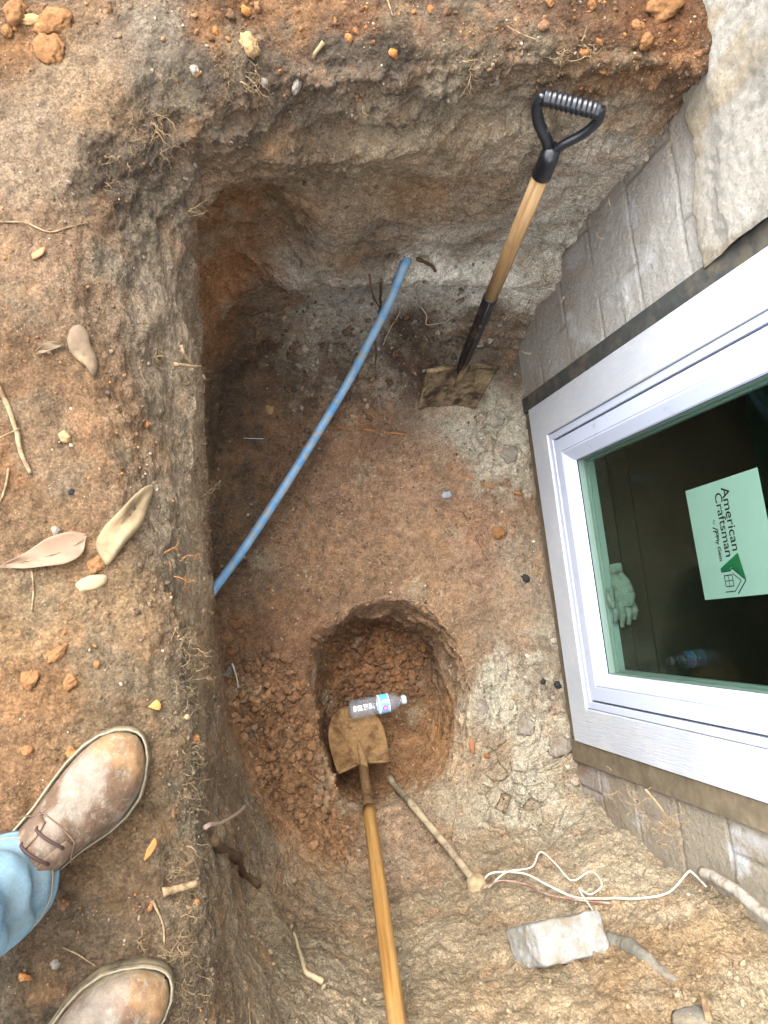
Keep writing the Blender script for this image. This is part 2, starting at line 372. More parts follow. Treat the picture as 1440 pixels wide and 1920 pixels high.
# colour of the soil: brown, orange, grey and chalky patches
PATCH = [ # px, py, r, g, b (as the soil looks where it lies, shade included), weight
 (60, 60, 158, 112, 70, 1), (140, 150, 172, 142, 112, 1), (300, 90, 150, 134, 120, 1), (430, 40, 176, 122, 74, 1), (560, 40, 178, 128, 84, 1), (680, 50, 160, 112, 78, 1), (800, 60, 142, 106, 84, 1), (950, 30, 150, 110, 84, 1), (1100, 40, 136, 98, 72, 1), (1240, 40, 150, 96, 54, 1.2),
 (80, 280, 176, 148, 122, 1), (60, 450, 160, 126, 98, 1), (120, 560, 158, 128, 102, 1), (60, 680, 150, 114, 82, 1), (70, 850, 172, 122, 78, 1.1), (200, 820, 156, 122, 92, 1), (100, 980, 158, 122, 88, 1), (60, 1150, 172, 134, 92, 1), (220, 1150, 162, 130, 94, 1), (100, 1280, 166, 120, 76, 1), (250, 1280, 158, 124, 88, 1), (300, 1420, 146, 118, 88, 1), (240, 1560, 138, 110, 80, 1), (280, 1700, 136, 106, 76, 1), (150, 1800, 124, 102, 80, 1), (30, 1850, 112, 96, 80, 1), (20, 1450, 160, 118, 80, 1),
 (210, 330, 108, 94, 84, 1), (240, 500, 140, 124, 110, 1), (300, 640, 138, 120, 104, 1), (330, 800, 140, 122, 104, 1), (310, 950, 150, 132, 112, 1), (330, 1050, 146, 130, 112, 1), (350, 1300, 134, 122, 104, 1), (365, 1500, 128, 116, 98, 1), (350, 1800, 122, 104, 84, 1),
 (400, 145, 104, 90, 82, 1), (520, 150, 108, 92, 82, 1), (660, 110, 118, 104, 94, 1), (740, 110, 100, 88, 80, 1), (900, 110, 116, 98, 82, 1), (1060, 110, 134, 112, 92, 1), (1200, 110, 148, 108, 76, 1), (1260, 160, 134, 102, 78, 1),
 (300, 250, 112, 98, 88, 1), (430, 220, 126, 110, 98, 1), (560, 220, 120, 104, 92, 1), (720, 200, 130, 116, 104, 1), (850, 190, 142, 128, 112, 1), (960, 220, 146, 132, 118, 1), (1120, 220, 158, 146, 134, 1),
 (460, 320, 122, 98, 76, 1), (560, 310, 112, 92, 74, 1), (700, 300, 128, 108, 86, 1), (850, 300, 140, 120, 98, 1), (980, 300, 146, 130, 116, 1), (1120, 300, 166, 156, 148, 1),
 (350, 400, 114, 100, 90, 1), (430, 400, 142, 100, 64, 1), (420, 500, 156, 106, 64, 1.2), (550, 410, 132, 102, 76, 1), (660, 370, 146, 124, 104, 1), (760, 370, 146, 116, 88, 1), (900, 380, 146, 126, 108, 1), (1020, 380, 172, 162, 152, 1), (600, 470, 130, 116, 104, 1), (700, 460, 122, 106, 94, 1), (860, 460, 158, 150, 142, 1), (1000, 450, 176, 170, 162, 1),
 (420, 600, 132, 92, 60, 1), (520, 540, 122, 98, 80, 1), (600, 530, 162, 154, 150, 1), (680, 540, 172, 166, 162, 1), (820, 520, 222, 218, 214, 1.3), (940, 540, 214, 208, 202, 1.3), (880, 560, 210, 204, 198, 1), (760, 545, 204, 198, 192, 1), (700, 580, 190, 182, 176, 1), (500, 640, 100, 78, 62, 1), (600, 640, 156, 146, 140, .9), (660, 620, 170, 162, 158, .9), (760, 610, 84, 68, 60, 1), (900, 600, 112, 94, 82, 1), (640, 700, 108, 82, 66, 1), (770, 680, 90, 70, 60, 1), (440, 720, 96, 78, 64, 1), (520, 750, 106, 82, 66, 1), (960, 640, 120, 104, 94, 1),  # chalk low on the back wall lightened against its shade
 (440, 860, 100, 80, 64, 1), (450, 980, 104, 84, 68, 1), (560, 830, 122, 94, 74, 1), (650, 830, 136, 102, 80, 1), (560, 1000, 140, 108, 84, 1), (700, 950, 148, 114, 90, 1), (820, 900, 150, 116, 92, 1), (800, 1040, 154, 120, 92, 1), (640, 1080, 148, 114, 88, 1), (480, 1100, 124, 98, 78, 1), (900, 790, 182, 174, 160, 1), (920, 860, 180, 170, 156, 1), (960, 940, 142, 112, 90, 1), (880, 980, 146, 110, 86, 1), (980, 1060, 150, 130, 112, 1), (900, 1100, 152, 120, 96, 1), (950, 1180, 146, 120, 98, 1), (1030, 1200, 140, 124, 108, 1),
 (930, 1300, 172, 164, 148, 1), (1000, 1300, 150, 136, 122, 1), (1010, 1400, 172, 164, 148, 1), (920, 1420, 160, 138, 114, 1), (950, 1500, 150, 134, 114, 1), (1060, 1500, 158, 146, 128, 1),
 (440, 1200, 126, 92, 66, 1), (520, 1200, 140, 102, 74, 1), (480, 1350, 128, 92, 62, 1), (560, 1420, 138, 100, 66, 1), (520, 1500, 136, 98, 66, 1), (620, 1560, 142, 104, 70, 1), (560, 1280, 142, 102, 72, 1),
 (700, 1230, 116, 80, 54, 1.2), (640, 1300, 108, 76, 52, 1.2), (760, 1260, 116, 84, 58, 1.2), (780, 1380, 140, 100, 64, 1), (840, 1380, 150, 108, 68, 1), (760, 1450, 140, 100, 62, 1), (860, 1250, 148, 114, 84, 1), (640, 1460, 122, 84, 54, 1.2),  # hole floor darkened to deepen its shade
 (400, 1450, 118, 98, 78, 1), (430, 1600, 122, 100, 80, 1), (480, 1560, 124, 106, 86, 1), (560, 1660, 150, 120, 92, 1), (720, 1600, 164, 134, 108, 1), (800, 1580, 150, 124, 100, 1), (860, 1540, 158, 144, 124, 1), (640, 1700, 148, 124, 98, 1), (450, 1750, 140, 122, 100, 1), (560, 1820, 150, 132, 108, 1), (680, 1850, 154, 136, 112, 1), (820, 1750, 152, 132, 106, 1), (850, 1880, 156, 134, 106, 1), (950, 1600, 142, 124, 100, 1), (1080, 1600, 164, 148, 126, 1), (1180, 1640, 168, 152, 128, 1), (1050, 1680, 160, 142, 118, 1), (1250, 1700, 162, 144, 120, 1), (1180, 1780, 146, 118, 86, 1), (1300, 1780, 150, 124, 92, 1), (1400, 1860, 172, 152, 124, 1), (1200, 1880, 146, 118, 86, 1), (1000, 1890, 152, 130, 102, 1)]
PATCH = [(p[0], p[1], *(c*(1-g)+q*g for c, q in zip(p[2:5], (146, 120, 94))), p[5]) for p in PATCH for g in [.34*max(0, 1-(max(p[2:5])-min(p[2:5]))/45)*(max(p[2:5]) < 165)]]
PATCH = [(p[0], p[1], *([min(255, c*1.09) for c in p[2:5]] if p[0] < 400 else p[2:5]), p[5]) for p in PATCH]
PC = np.array([hp(p[0], p[1]) for p in PATCH]); PL = srgb(np.array([p[2:5] for p in PATCH])); PWt = np.array([p[5] for p in PATCH])
def soil_colour(P, wv, k=1.0):
    num = np.zeros((len(P), 3)); den = np.zeros(len(P)); Qp = P+wv
    for c, l, ww in zip(PC, PL, PWt):
        d2 = ((Qp-c)**2).sum(1)+.0008; wt = ww/(d2*d2*np.sqrt(d2)); num += wt[:, None]*l; den += wt
    return num/den[:, None]*k
_s = G[::2, ::2].reshape(-1, 3); _w = warp.reshape(nr, nc, 3)[::2, ::2].reshape(-1, 3)
_c = soil_colour(_s, _w*.75+np.stack([fbm(_s, 30, 3, s) for s in (4, 5, 6)], 1)*.018).reshape((nr+1)//2, (nc+1)//2, 3)
_c = np.repeat(np.repeat(_c, 2, 0), 2, 1)[:nr, :nc]; colr = (_c+np.roll(_c, 1, 0)+np.roll(_c, 1, 1)+np.roll(np.roll(_c, 1, 0), 1, 1)).reshape(-1, 3)/4
L = colr.mean(1, keepdims=True)
m = fbm(V, 9, 5, 91)[:, None]; colr = colr*(1+.32*m)
m = sstep(.12, .45, fbm(V, 13, 5, 101))[:, None]*.3; colr = colr*(1-m)+m*srgb((168, 122, 78))*.9          # iron stained spots
m = sstep(.18, .5, fbm(V, 11, 5, 111))[:, None]*.5; colr = colr*(1-m)+m*srgb((156, 140, 118))            # grey clay smears
m = sstep(.2, .5, fbm(V, 18, 5, 121))[:, None]*.24*(.5+.6*seam[:, None]); colr = colr*(1-m)+m*srgb((84, 68, 56))   # dark humus
m = (clay*sstep(.3, .6, gid))[:, None]*.6; colr = colr*(1-m)+m*srgb((184, 176, 160))
colr *= (1+.35*(cid-.5)*loose)[:, None]
_l = colr.mean(1, keepdims=True); colr = (_l+(colr-_l)*.78)*np.array([1.01, .985, .87]); colr *= (.34+.35*sstep(-.03, -.3, V[:, 2])+.10*steep+.06*seam+.13*steep*sstep(-.02, -.2, V[:, 2])-.14*nearw)[:, None]      # brightened with depth and on steep faces to offset the pit's dim light
colr = np.clip(colr, .012, .75)
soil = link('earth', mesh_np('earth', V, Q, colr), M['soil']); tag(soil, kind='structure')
def proj(p):
    v = RW.T @ (np.asarray(p, float)-np.array([0, 0, CAM_H])); return 720+FPX*v[0]/-v[2], 960-FPX*v[1]/-v[2]
# ------------------------------------------------------------------ simple procedural materials
def plain(name, c, rough=.7, spec=.3, nsc=60, var=.25, bump=.001, dirt=None, dsc=14, dth=(.5, .65), metal=0, c2=None, k=.46):
    srgb = lambda q: globals()['srgb'](q)*k
    b = NB(name); n = b.noise(nsc, 6, .6); col = b.mix(1.0, srgb(c), b.ramp(n, [(.25, 1-var), (.75, 1+var)]), 'MULTIPLY')
    if c2 is not None: col = b.mix(b.ramp(b.noise(dsc*.6, 5, .6), [(.4, 0.), (.62, 1.)]), col, srgb(c2))
    if dirt is not None: col = b.mix(b.ramp(b.noise(dsc, 7, .68), [(dth[0], 0.), (dth[1], 1.)]), col, srgb(dirt))
    return b.done(col, rough, b.bump(n, bump, .8), spec, metal)
def glassy(name, tint, gl=.55, ior=1.5, ro=.02, pale_mix=0):
    b = NB(name); t = b.t; out = t.nodes['Material Output']; t.nodes.remove(b.p)
    tr = b.n('BsdfTransparent'); tr.inputs[0].default_value = (*tint, 1); g = b.n('BsdfGlossy'); g.inputs['Roughness'].default_value = ro
    g.inputs[0].default_value = (gl*.85, gl, gl*.96, 1)
    f = b.n('LayerWeight'); f.inputs[0].default_value = .5; mx = b.n('MixShader')   # thin pane: Schlick's law, same from both sides
    f0 = ((ior-1)/(ior+1))**2*1.6; b.L(b.math('MULTIPLY_ADD', b.math('POWER', f.outputs['Facing'], 5.), 1-f0, f0), mx.inputs[0]); b.L(tr.outputs[0], mx.inputs[1]); b.L(g.outputs[0], mx.inputs[2]); fin = mx.outputs[0]
    if pale_mix:  # pale diffuse mixed in, standing in for reflections on clear plastic
        df = b.n('BsdfDiffuse'); df.inputs[0].default_value = (.5, .5, .56, 1); m2 = b.n('MixShader'); m2.inputs[0].default_value = pale_mix; b.L(fin, m2.inputs[1]); b.L(df.outputs[0], m2.inputs[2]); fin = m2.outputs[0]
    b.L(fin, out.inputs[0]); return b.m
b = NB('block_wall'); a_ = b.n('Attribute'); a_.attribute_name = 'Col'
n1 = b.noise(130, 6, .8); n2 = b.noise(320, 4, .8)
c = b.mix(1.0, a_.outputs['Color'], b.ramp(n1, [(.25, .72), (.75, 1.25)]), 'MULTIPLY'); c = b.mix(1.0, c, b.ramp(n2, [(.3, .82), (.7, 1.18)]), 'MULTIPLY')
pv = b.vor(110); c = b.mix(b.math('MULTIPLY', b.ramp(pv, [(.12, 1.), (.24, 0.)]), b.ramp(b.noise(14, 3), [(.48, 0.), (.6, .6)])), c, srgb((78, 74, 66)))
M['block'] = b.done(c, .92, b.bump(n2, .002, .9, b.bump(n1, .005, .9, b.bump(pv, .002, .6))), .15)
def casing_mat(name, sc):
    b = NB(name); n = b.noise(1, 5, .6, b.scl(sc)); d = b.noise(5, 4, .6)
    c = b.mix(1.0, srgb((202, 207, 215))*.52, b.ramp(d, [(.3, .9), (.7, 1.04)]), 'MULTIPLY')
    c = b.mix(b.math('MULTIPLY', b.ramp(b.noise(40, 6, .7), [(.50, 0.), (.70, .6)]), b.ramp(d, [(.4, .2), (.7, 1.)])), c, srgb((176, 160, 138)))
    return b.done(c, .55, b.bump(n, .0022, .9), .3)
M['case_h'] = casing_mat('painted_grain_board_across', (40, 14, 260)); M['case_v'] = casing_mat('painted_grain_board_upright', (40, 260, 14))
M['vinyl'] = plain('white_vinyl', (208, 217, 238), .32, .5, 9, .03, .0001, (170, 160, 146), 22, (.60, .82), k=.52)
M['gapdark'] = plain('gap_shade', (22, 22, 40), .6)
M['buck'] = plain('weathered_buck_board', (74, 76, 74), .8, .2, 30, .35, .002, (128, 114, 92), 9, (.5, .75))
M['buckr'] = plain('tan_buck_board', (134, 120, 98), .85, .15, 30, .3, .002, (100, 90, 74), 9, (.5, .75)); M['glass'] = glassy('window_glass', (.78, .88, .84), .42); M['spacer'] = plain('sash_ledge', (206, 218, 210), .4, .4, 20, .05, k=.33)
M['siding'] = plain('house_siding', (196, 194, 188), .6, .3, 8, .06); M['dark'] = plain('dark_room', (96, 176, 158), .8, .2, 3, .3, k=.9)
M['bench'] = plain('room_bench', (52, 48, 40), .7, .2, 12, .3)
# ------------------------------------------------------------------ house: block wall, parging, siding, window
house = empty('house', (WX, 0, 0)); tag(house, 'house foundation of grey parged concrete block with a white framed basement window', 'house')
OY0, OY1, OZ0, OZ1 = -.485, .570, -1.105, .20
def wall_grid(name, ys, zs, fn, skip, mat):
    Yg, Zg = np.meshgrid(ys, zs); P = np.stack([Yg*0+WX, Yg, Zg], -1).reshape(-1, 3)
    off, col = fn(P); P = P.copy(); P[:, 0] -= off
    ix = np.arange(len(P)).reshape(len(zs), len(ys)); q = np.stack([ix[:-1, :-1], ix[1:, :-1], ix[1:, 1:], ix[:-1, 1:]], -1).reshape(-1, 4)
    cy = P[q, 1].mean(1); cz = P[q, 2].mean(1); q = q[~skip(cy, cz)]
    return link(name, mesh_np(name, P, q, np.clip(col, .02, .8)), mat)
def blockfn(P):
    y = P[:, 1]+fbm(P, 9, 3, 201)*.005; z = P[:, 2]+fbm(P, 9, 3, 202)*.005
    k = np.floor((z+.22)/.2); gz = np.abs(((z+.22)/.2) % 1-.5); gy = np.abs(((y+.04+.2*(k % 2))/.4) % 1-.5)
    j = np.maximum(sstep(.462, .492, gz), sstep(.481, .496, gy))*sstep(-.5, -.1, fbm(P, 5, 3, 203))
    off = fbm(P, 4, 2, 204)*.002+fbm(P, 110, 3, 205)*.0022-j*.0045
    off += .004*sstep(.1, .4, fbm(P, 7, 4, 206))*np.where(z > -.5, 1, .4)
    base = np.where(y[:, None] > .3, srgb((172, 168, 160)), srgb((156, 146, 128)))
    m = sstep(-.1, .4, fbm(P, 4, 5, 207))[:, None]*.5; c = base*(1-m)+m*srgb((150, 136, 120))
    m = sstep(.1, .35, fbm(P*np.array([1, 1, .6]), 9, 5, 208))[:, None]*.75; c = c*(1-m)+m*srgb((196, 196, 196))
    m = sstep(-.75, -1.15, P[:, 2]+fbm(P, 8, 3, 209)*.15)[:, None]*.6*(y[:, None] < .55); c = c*(1-m)+m*srgb((132, 108, 84))
    m = (np.exp(-((P[:, 1]-1.0)/.1)**2))[:, None]*.5; c = c*(1-m)+m*srgb((140, 120, 100))
    c = c*(1-.22*j[:, None]); return off, c*.64
def inop(cy, cz): return (cy > OY0) & (cy < OY1) & (cz > OZ0) & (cz < OZ1)
o = wall_grid('block_wall', np.r_[np.linspace(-4, -1.2, 12), np.arange(-1.195, -.3, .005), np.linspace(-.29, .50, 20), np.arange(.505, 1.12, .0045), np.linspace(1.15, 5, 14)],
              np.r_[np.arange(-1.45, .06, .0055)], blockfn, inop, M['block']); attach(o, house)
def pargefn(P):
    y, z = P[:, 1], P[:, 2]; e = z+.185+fbm(P*np.array([1, 1, 0]), 9, 4, 221)*.05-.04*np.sin((y-.6)*5)
    th = .034*sstep(0, .022, e)+.012*sstep(.06, .12, e+fbm(P, 8, 2, 224)*.04)
    off = -.012+th+(fbm(P, 5, 3, 222)*.006+fbm(P, 60, 4, 228)*.0035)*sstep(0, .02, e)
    c = srgb((196, 190, 178))*(1+.28*fbm(P, 5, 4, 223))[:, None]
    m = sstep(.0, .35, fbm(P*np.array([1, 2, .5]), 9, 5, 225))[:, None]*.6; c = c*(1-m)+m*srgb((172, 152, 118))
    m = sstep(.1, .4, fbm(P*np.array([1, 2, .5]), 13, 5, 226))[:, None]*.6; c = c*(1-m)+m*srgb((150, 146, 136))
    m = sstep(.09, .0, e)[:, None]*.55; c = c*(1-m)+m*srgb((150, 132, 108)); return off, c*.40
o = wall_grid('parging', np.r_[np.linspace(-4, -1, 30), np.linspace(-.95, .60, 60), np.arange(.605, 1.4, .0045), np.linspace(1.45, 5, 30)], np.arange(-.26, .50, .0045), pargefn,
              lambda cy, cz: ((cy > -.57) & (cy < .625) & (cz < .27)), M['block']); attach(o, house)
mb = MB()                                         # masonry core round the opening, so the wall has its thickness
for a, c_ in (((1.095, -4, -2.6), (1.29, OY0-.01, .5)), ((1.095, OY1+.01, -2.6), (1.29, 5, .5)), ((1.095, OY0-.01, -2.6), (1.29, OY1+.01, OZ0-.01)), ((1.095, OY0-.01, OZ1+.01), (1.29, OY1+.01, .5))): mb.box(a, c_)
mb.build('wall_core', M['block'], house, False)
mb = MB()
for k in range(11):
    z0 = .5+k*.2; mb.add([(1.085, -4, z0), (1.085, 5, z0), (1.055, -4, z0), (1.055, 5, z0), (1.078, -4, z0+.2), (1.078, 5, z0+.2), (1.2, -4, z0), (1.2, 5, z0), (1.2, -4, z0+.2), (1.2, 5, z0+.2)],
        [(2, 3, 5, 4), (0, 1, 3, 2), (6, 7, 9, 8), (2, 4, 8, 6), (3, 7, 9, 5)])
mb.build('siding', M['siding'], house, False)
mb = MB()                                         # the dark basement room
for a, c_ in (((1.3, -4, -2.6), (5.5, 5, -2.5)), ((1.3, -4, .6), (5.5, 5, .7)), ((5.5, -4, -2.6), (5.6, 5, .7)), ((1.3, -4.1, -2.6), (5.6, -4, .7)), ((1.3, 5, -2.6), (5.6, 5.1, .7))): mb.box(a, c_)
mb.build('basement_room', M['dark'], house, False)
win = empty('window', (WX, .045, -1.11), house)
def sweep(name, prof, mats, y0=-.491, y1=.580, z0=-1.118, z1=.215, smooth=False):
    """profile (inset from the outer rectangle, x) swept round the rectangle with mitred corners"""
    mb = MB(); R = []
    for ins, x in prof: R.append([(x, y0+ins, z0+ins), (x, y1-ins, z0+ins), (x, y1-ins, z1-ins), (x, y0+ins, z1-ins)])
    for i in range(len(R)-1):
        for k in range(4):
            mb.mi = k % 2; l = (k+1) % 4; mb.add([R[i][k], R[i][l], R[i+1][l], R[i+1][k]], [(0, 3, 2, 1)])
    return mb.build(name, mats, win, smooth)
CS = [M['case_h'], M['case_v']]; VN = [M['vinyl'], M['vinyl']]
sweep('casing', [(0, 1.10), (0, 1.061), (.0015, 1.0595), (.108, 1.0595), (.110, 1.061), (.110, 1.10)], CS)
sweep('frame', [(.1115, 1.10), (.1115, 1.068), (.113, 1.066), (.131, 1.066), (.1325, 1.0675), (.1325, 1.13)], VN)
sweep('gap_shade_strip', [(.1345, 1.083), (.1385, 1.083)], [M['gapdark']]*2)  # dark strip standing in for the shade between frame and sash
sweep('sash', [(.1385, 1.13), (.1385, 1.069), (.140, 1.0675), (.178, 1.0675), (.180, 1.0695), (.1815, 1.0695), (.183, 1.0675), (.186, 1.0675), (.215, 1.0865), (.217, 1.092), (.217, 1.0945)], VN)
sweep('spacer', [(.217, 1.098), (.217, 1.118), (.219, 1.118), (.219, 1.128), (.224, 1.128), (.224, 1.140), (.221, 1.141), (.221, 1.148), (.205, 1.149)], [M['spacer']]*2)
sweep('inner_sill', [(.206, 1.150), (.200, 1.151), (.200, 1.20), (.17, 1.22), (.17, 1.285)], [M['bench']]*2)
mb = MB(); gy0, gy1, gz0, gz1 = -.491+.214, .580-.214, -1.118+.214, .215-.214
mb.add([(1.096, gy0, gz0), (1.096, gy1, gz0), (1.096, gy1, gz1), (1.096, gy0, gz1)], [(0, 3, 2, 1)]); mb.build('glass_pane', M['glass'], win, False)
mb = MB(); mb.add([(1.1165, gy0, gz0), (1.1165, gy1, gz0), (1.1165, gy1, gz1), (1.1165, gy0, gz1)], [(0, 3, 2, 1)]); mb.build('glass_pane', M['glass'], win, False)
mb = MB(); mb.box((1.066, .5815, -1.17), (1.094, .632, .27)); mb.build('buck_board', M['buck'], win, False, .002)
mb = MB(); mb.box((1.066, -.558, -1.19), (1.094, -.4925, .27)); mb.build('buck_board', M['buckr'], win, False, .002)
mb = MB(); mb.box((1.075, -.4915, -1.18), (1.094, .5805, -1.1195)); mb.build('shadow_strip', M['buckr'], win, False, .002)  # tan strip put where only a thin shadow lies below the casing
mb = MB(); mb.box((1.2905, -.6, -.98), (1.75, .7, -.95)); mb.build('workbench', M['bench'], house, False)
# paper label on the glass, reading downwards as seen from above
LA = atx(1285, 921, 1.119); LB = atx(1322, 1125, 1.119); LC = atx(1420, 877, 1.119)
lab = empty('window_label', LA); tag(lab, 'pale paper label with black lettering and house emblem stuck on the window glass', 'label')
er = Vector(LB)-Vector(LA); wl_ = er.length; er.normalize(); eu = Vector(LC)-Vector(LA); hl_ = eu.length; eu = (eu-er*eu.dot(er)).normalized(); hl_ = max(hl_, .235)
def lp(u, v, d=0): return Vector(LA)+er*u*wl_+eu*v*wl_+Vector((-d, 0, 0))
PAPER = plain('label_paper', (226, 234, 228), .7, .2, 5, .03, k=.42); INK = plain('black_ink', (26, 28, 30), .7, .1, 5, .02); GREEN = plain('green_ink', (44, 128, 84), .7, .1, 5, .02)
mb = MB(); mb.add([lp(0, 0, 0), lp(1, 0), lp(1, hl_/wl_), lp(0, hl_/wl_), lp(0, 0, -.0006), lp(1, 0, -.0006), lp(1, hl_/wl_, -.0006), lp(0, hl_/wl_, -.0006)], [(0, 1, 2, 3), (7, 6, 5, 4), (0, 4, 5, 1), (1, 5, 6, 2), (2, 6, 7, 3), (3, 7, 4, 0)])
mb.build('paper', PAPER, lab, False)
def text(s, u0, v0, u1, name='lettering', mat=None, ext=0.0):
    cu = bpy.data.curves.new(name, 'FONT'); cu.body = s; cu.size = 1; cu.offset = ext; to = bpy.data.objects.new(name, cu); COL.objects.link(to)
    bpy.context.view_layer.update(); me = bpy.data.meshes.new_from_object(to.evaluated_get(bpy.context.evaluated_depsgraph_get())); bpy.data.objects.remove(to)
    co = np.array([v.co[:] for v in me.vertices]); wd_ = co[:, 0].max()-co[:, 0].min(); k = (u1-u0)/wd_
    for v, c in zip(me.vertices, co): v.co = lp(u0+(c[0]-co[:, 0].min())*k, v0+c[1]*k, .0006)
    me.name = name; return link(name, me, mat or INK, lab)
text('American', .07, .50, .615, ext=.006); text('Craftsman', .105, .40, .655, ext=.006); text('by', .325, .315, .365); text('Ply Gem', .465, .31, .68, ext=.018)
mb = MB()
def stroke(mb, pts, wdt):
    for a, c_ in zip(pts[:-1], pts[1:]):
        a, c_ = Vector(a), Vector(c_); d = (c_-a).normalized(); n_ = Vector((-d.y, d.x))*wdt/2
        mb.add([lp(*(a-n_), .0007), lp(*(c_-n_), .0007), lp(*(c_+n_), .0007), lp(*(a+n_), .0007)], [(0, 1, 2, 3)])
for du in (0, .03): stroke(mb, [(.385+du, .295), (.41+du, .355), (.425+du, .358), (.432+du, .342), (.415+du, .325)], .010)
mb.build('maker_mark', INK, lab, False); mb = MB()
for a, c_ in (((.81, .33), (.905, .33)), ((.81, .33), (.81, .435)), ((.905, .33), (.905, .435)), ((.81, .435), (.905, .435))): stroke(mb, [a, c_], .008)
stroke(mb, [(.857, .33), (.857, .435)], .006); stroke(mb, [(.81, .383), (.905, .383)], .006); mb.build('window_emblem', INK, lab, False); mb = MB()
stroke(mb, [(.775, .30), (.775, .425), (.755, .45), (.868, .60), (.975, .47)], .010); stroke(mb, [(.80, .445), (.868, .54), (.95, .44), (.95, .31)], .008); mb.build('house_emblem', INK, lab, False); mb = MB()
mb.add([lp(.635, .56, .0008), lp(.745, .30, .0008), lp(.768, .30, .0008), lp(.768, .42, .0008), lp(.745, .445, .0008), lp(.862, .605, .0008)], [(0, 1, 2, 3, 4, 5)]); mb.build('roof_emblem', GREEN, lab, False)
# glove lying on the inner sill
GLV = plain('glove_cloth', (150, 158, 148), .9, .1, 200, .2, .001, (96, 92, 80), 40, (.5, .7))
g0 = Vector((1.160, -.01, -.885)); gl = empty('glove', g0); tag(gl, 'limp grey work glove lying on the inner sill behind the window glass', 'glove')
mb = MB(); pts = [g0+Vector(p) for p in ((0, .02, -.01), (.003, -.01, 0), (.006, -.045, .006), (.004, -.075, .004))]; mb.tube(pts, [.024, .034, .038, .030], 14, True, .45)
for k, (dx, ln) in enumerate(((-.026, .055), (-.009, .068), (.010, .064), (.027, .05))):
    q0 = g0+Vector((dx+.004, -.066, .004)); mb.tube([q0, q0+Vector((dx*.15, -ln*.5, .009)), q0+Vector((dx*.2, -ln, -.006))], [.0105, .0098, .007], 10)
q0 = g0+Vector((-.03, -.02, .0)); mb.tube([q0, q0+Vector((-.008, -.03, .014)), q0+Vector((-.004, -.055, .012))], [.012, .011, .008], 10)
go = mb.build('hand', GLV, gl); m_ = go.modifiers.new('s', 'REMESH'); m_.mode = 'VOXEL'; m_.voxel_size = .0022; m_.use_smooth_shade = True
mb = MB(); pts = [g0+Vector(p) for p in ((0, .05, -.014), (0, .035, -.012), (0, .02, -.01))]; mb.tube(pts, [.027, .026, .025], 14, True, .5); mb.build('cuff', GLV, gl)
# ------------------------------------------------------------------ pipes, cables
def wob(pts, amp, seed):
    P = np.array(pts); return P+np.stack([fbm(P, 14, 3, seed+i) for i in range(3)], 1)*amp
BL = plain('blue_pipe_plastic', (86, 150, 204), .5, .35, 20, .14, .0004, (160, 158, 148), 40, (.48, .60), c2=(132, 172, 204), k=.56)
ZP = hp(757, 503).z+.012; print('pipe top', ZP, hp(740, 540).z, hp(728, 570).z)
pts = catmull([atz(*p) for p in ((764, 486, ZP+.006), (755, 505, ZP-.004), (728, 570, ZP*.62-.97*.38), (690, 645, ZP*.25-.985*.75), (655, 712, -1.0), (612, 785, -1.015), (560, 870, -1.03), (508, 952, -1.04), (455, 1032, -1.045), (408, 1096, -1.05), (376, 1140, -1.05))], 8)
mb = MB(); mb.tube(pts, .0130, 20); tag(mb.build('water_pipe', BL), 'bowed light blue plastic water pipe crossing the pit from wall to wall', 'pipe')
CP = plain('dusty_conduit', (190, 170, 140), .8, .2, 60, .2, .001, (128, 108, 84), 30, (.45, .62))
c0 = hp(742, 1480, .012); c1 = hp(893, 1668, .024); cm = [hp(x, y, .034) for x, y in ((770, 1514), (800, 1552), (845, 1608))]
mb = MB(); mb.tube(catmull([c0+Vector((-.01, .03, -.03)), c0, *cm, c1], 8), .0105, 14)
cd = empty('conduit', c1); tag(cd, 'thin dusty white conduit with a lumpy clay plug on its upper end', 'pipe'); mb.build('tube', CP, cd)
def blob(mb, c, r, seed, sq=(1, 1, 1), rot=None, sub=3, amp=.35, fr=1.6, cut=None):
    bm = bmesh.new(); bmesh.ops.create_icosphere(bm, subdivisions=sub, radius=1); P = np.array([v.co[:] for v in bm.verts])
    Fq = [[v.index for v in f.verts] for f in bm.faces]; bm.free(); d = 1+amp*fbm(P+seed*7.3, fr, 4, 300+seed)+amp*.32*fbm(P+seed, fr*4.5, 4, 320+seed); P = P*d[:, None]*np.array(sq)*r
    if cut: P[:, 2] = np.clip(P[:, 2], -cut*r, cut*r)
    if rot is not None: P = P@np.array(rot.to_matrix()).T
    mb.add(P+np.array(c), Fq)
from mathutils import Euler
PLUG = plain('clay_plug', (188, 166, 130), .9, .15, 60, .25, .003, (138, 112, 82), 30, (.5, .7))
mb = MB(); blob(mb, c1+Vector((.004, -.012, .004)), .026, 3, (.9, 1.1, .9), None, 3, .5); blob(mb, c1+Vector((-.008, -.034, -.0)), .017, 5, (1, 1.2, .8)); blob(mb, c1+Vector((.022, -.026, .006)), .017, 6); mb.build('plug', PLUG, cd)
WR = plain('bell_wire_white', (210, 200, 180), .6, .3, 60, .15, .0004, (160, 136, 112), 60, (.55, .7), k=.62); WRR = plain('bell_wire_red', (150, 104, 92), .6, .3, 60, .2, .0004, (190, 172, 150), 40, (.45, .6))
def wire(name, pl, r, mat, label, off=.013, group=None, seed=0, root=None):
    P = [hp(x, y, off+(p[0] if p else 0)) for x, y, *p in pl]; mb = MB(); mb.tube(catmull(P, 8), r, 8)
    o = mb.build(name, mat); return tag(o, label, 'cable', group)
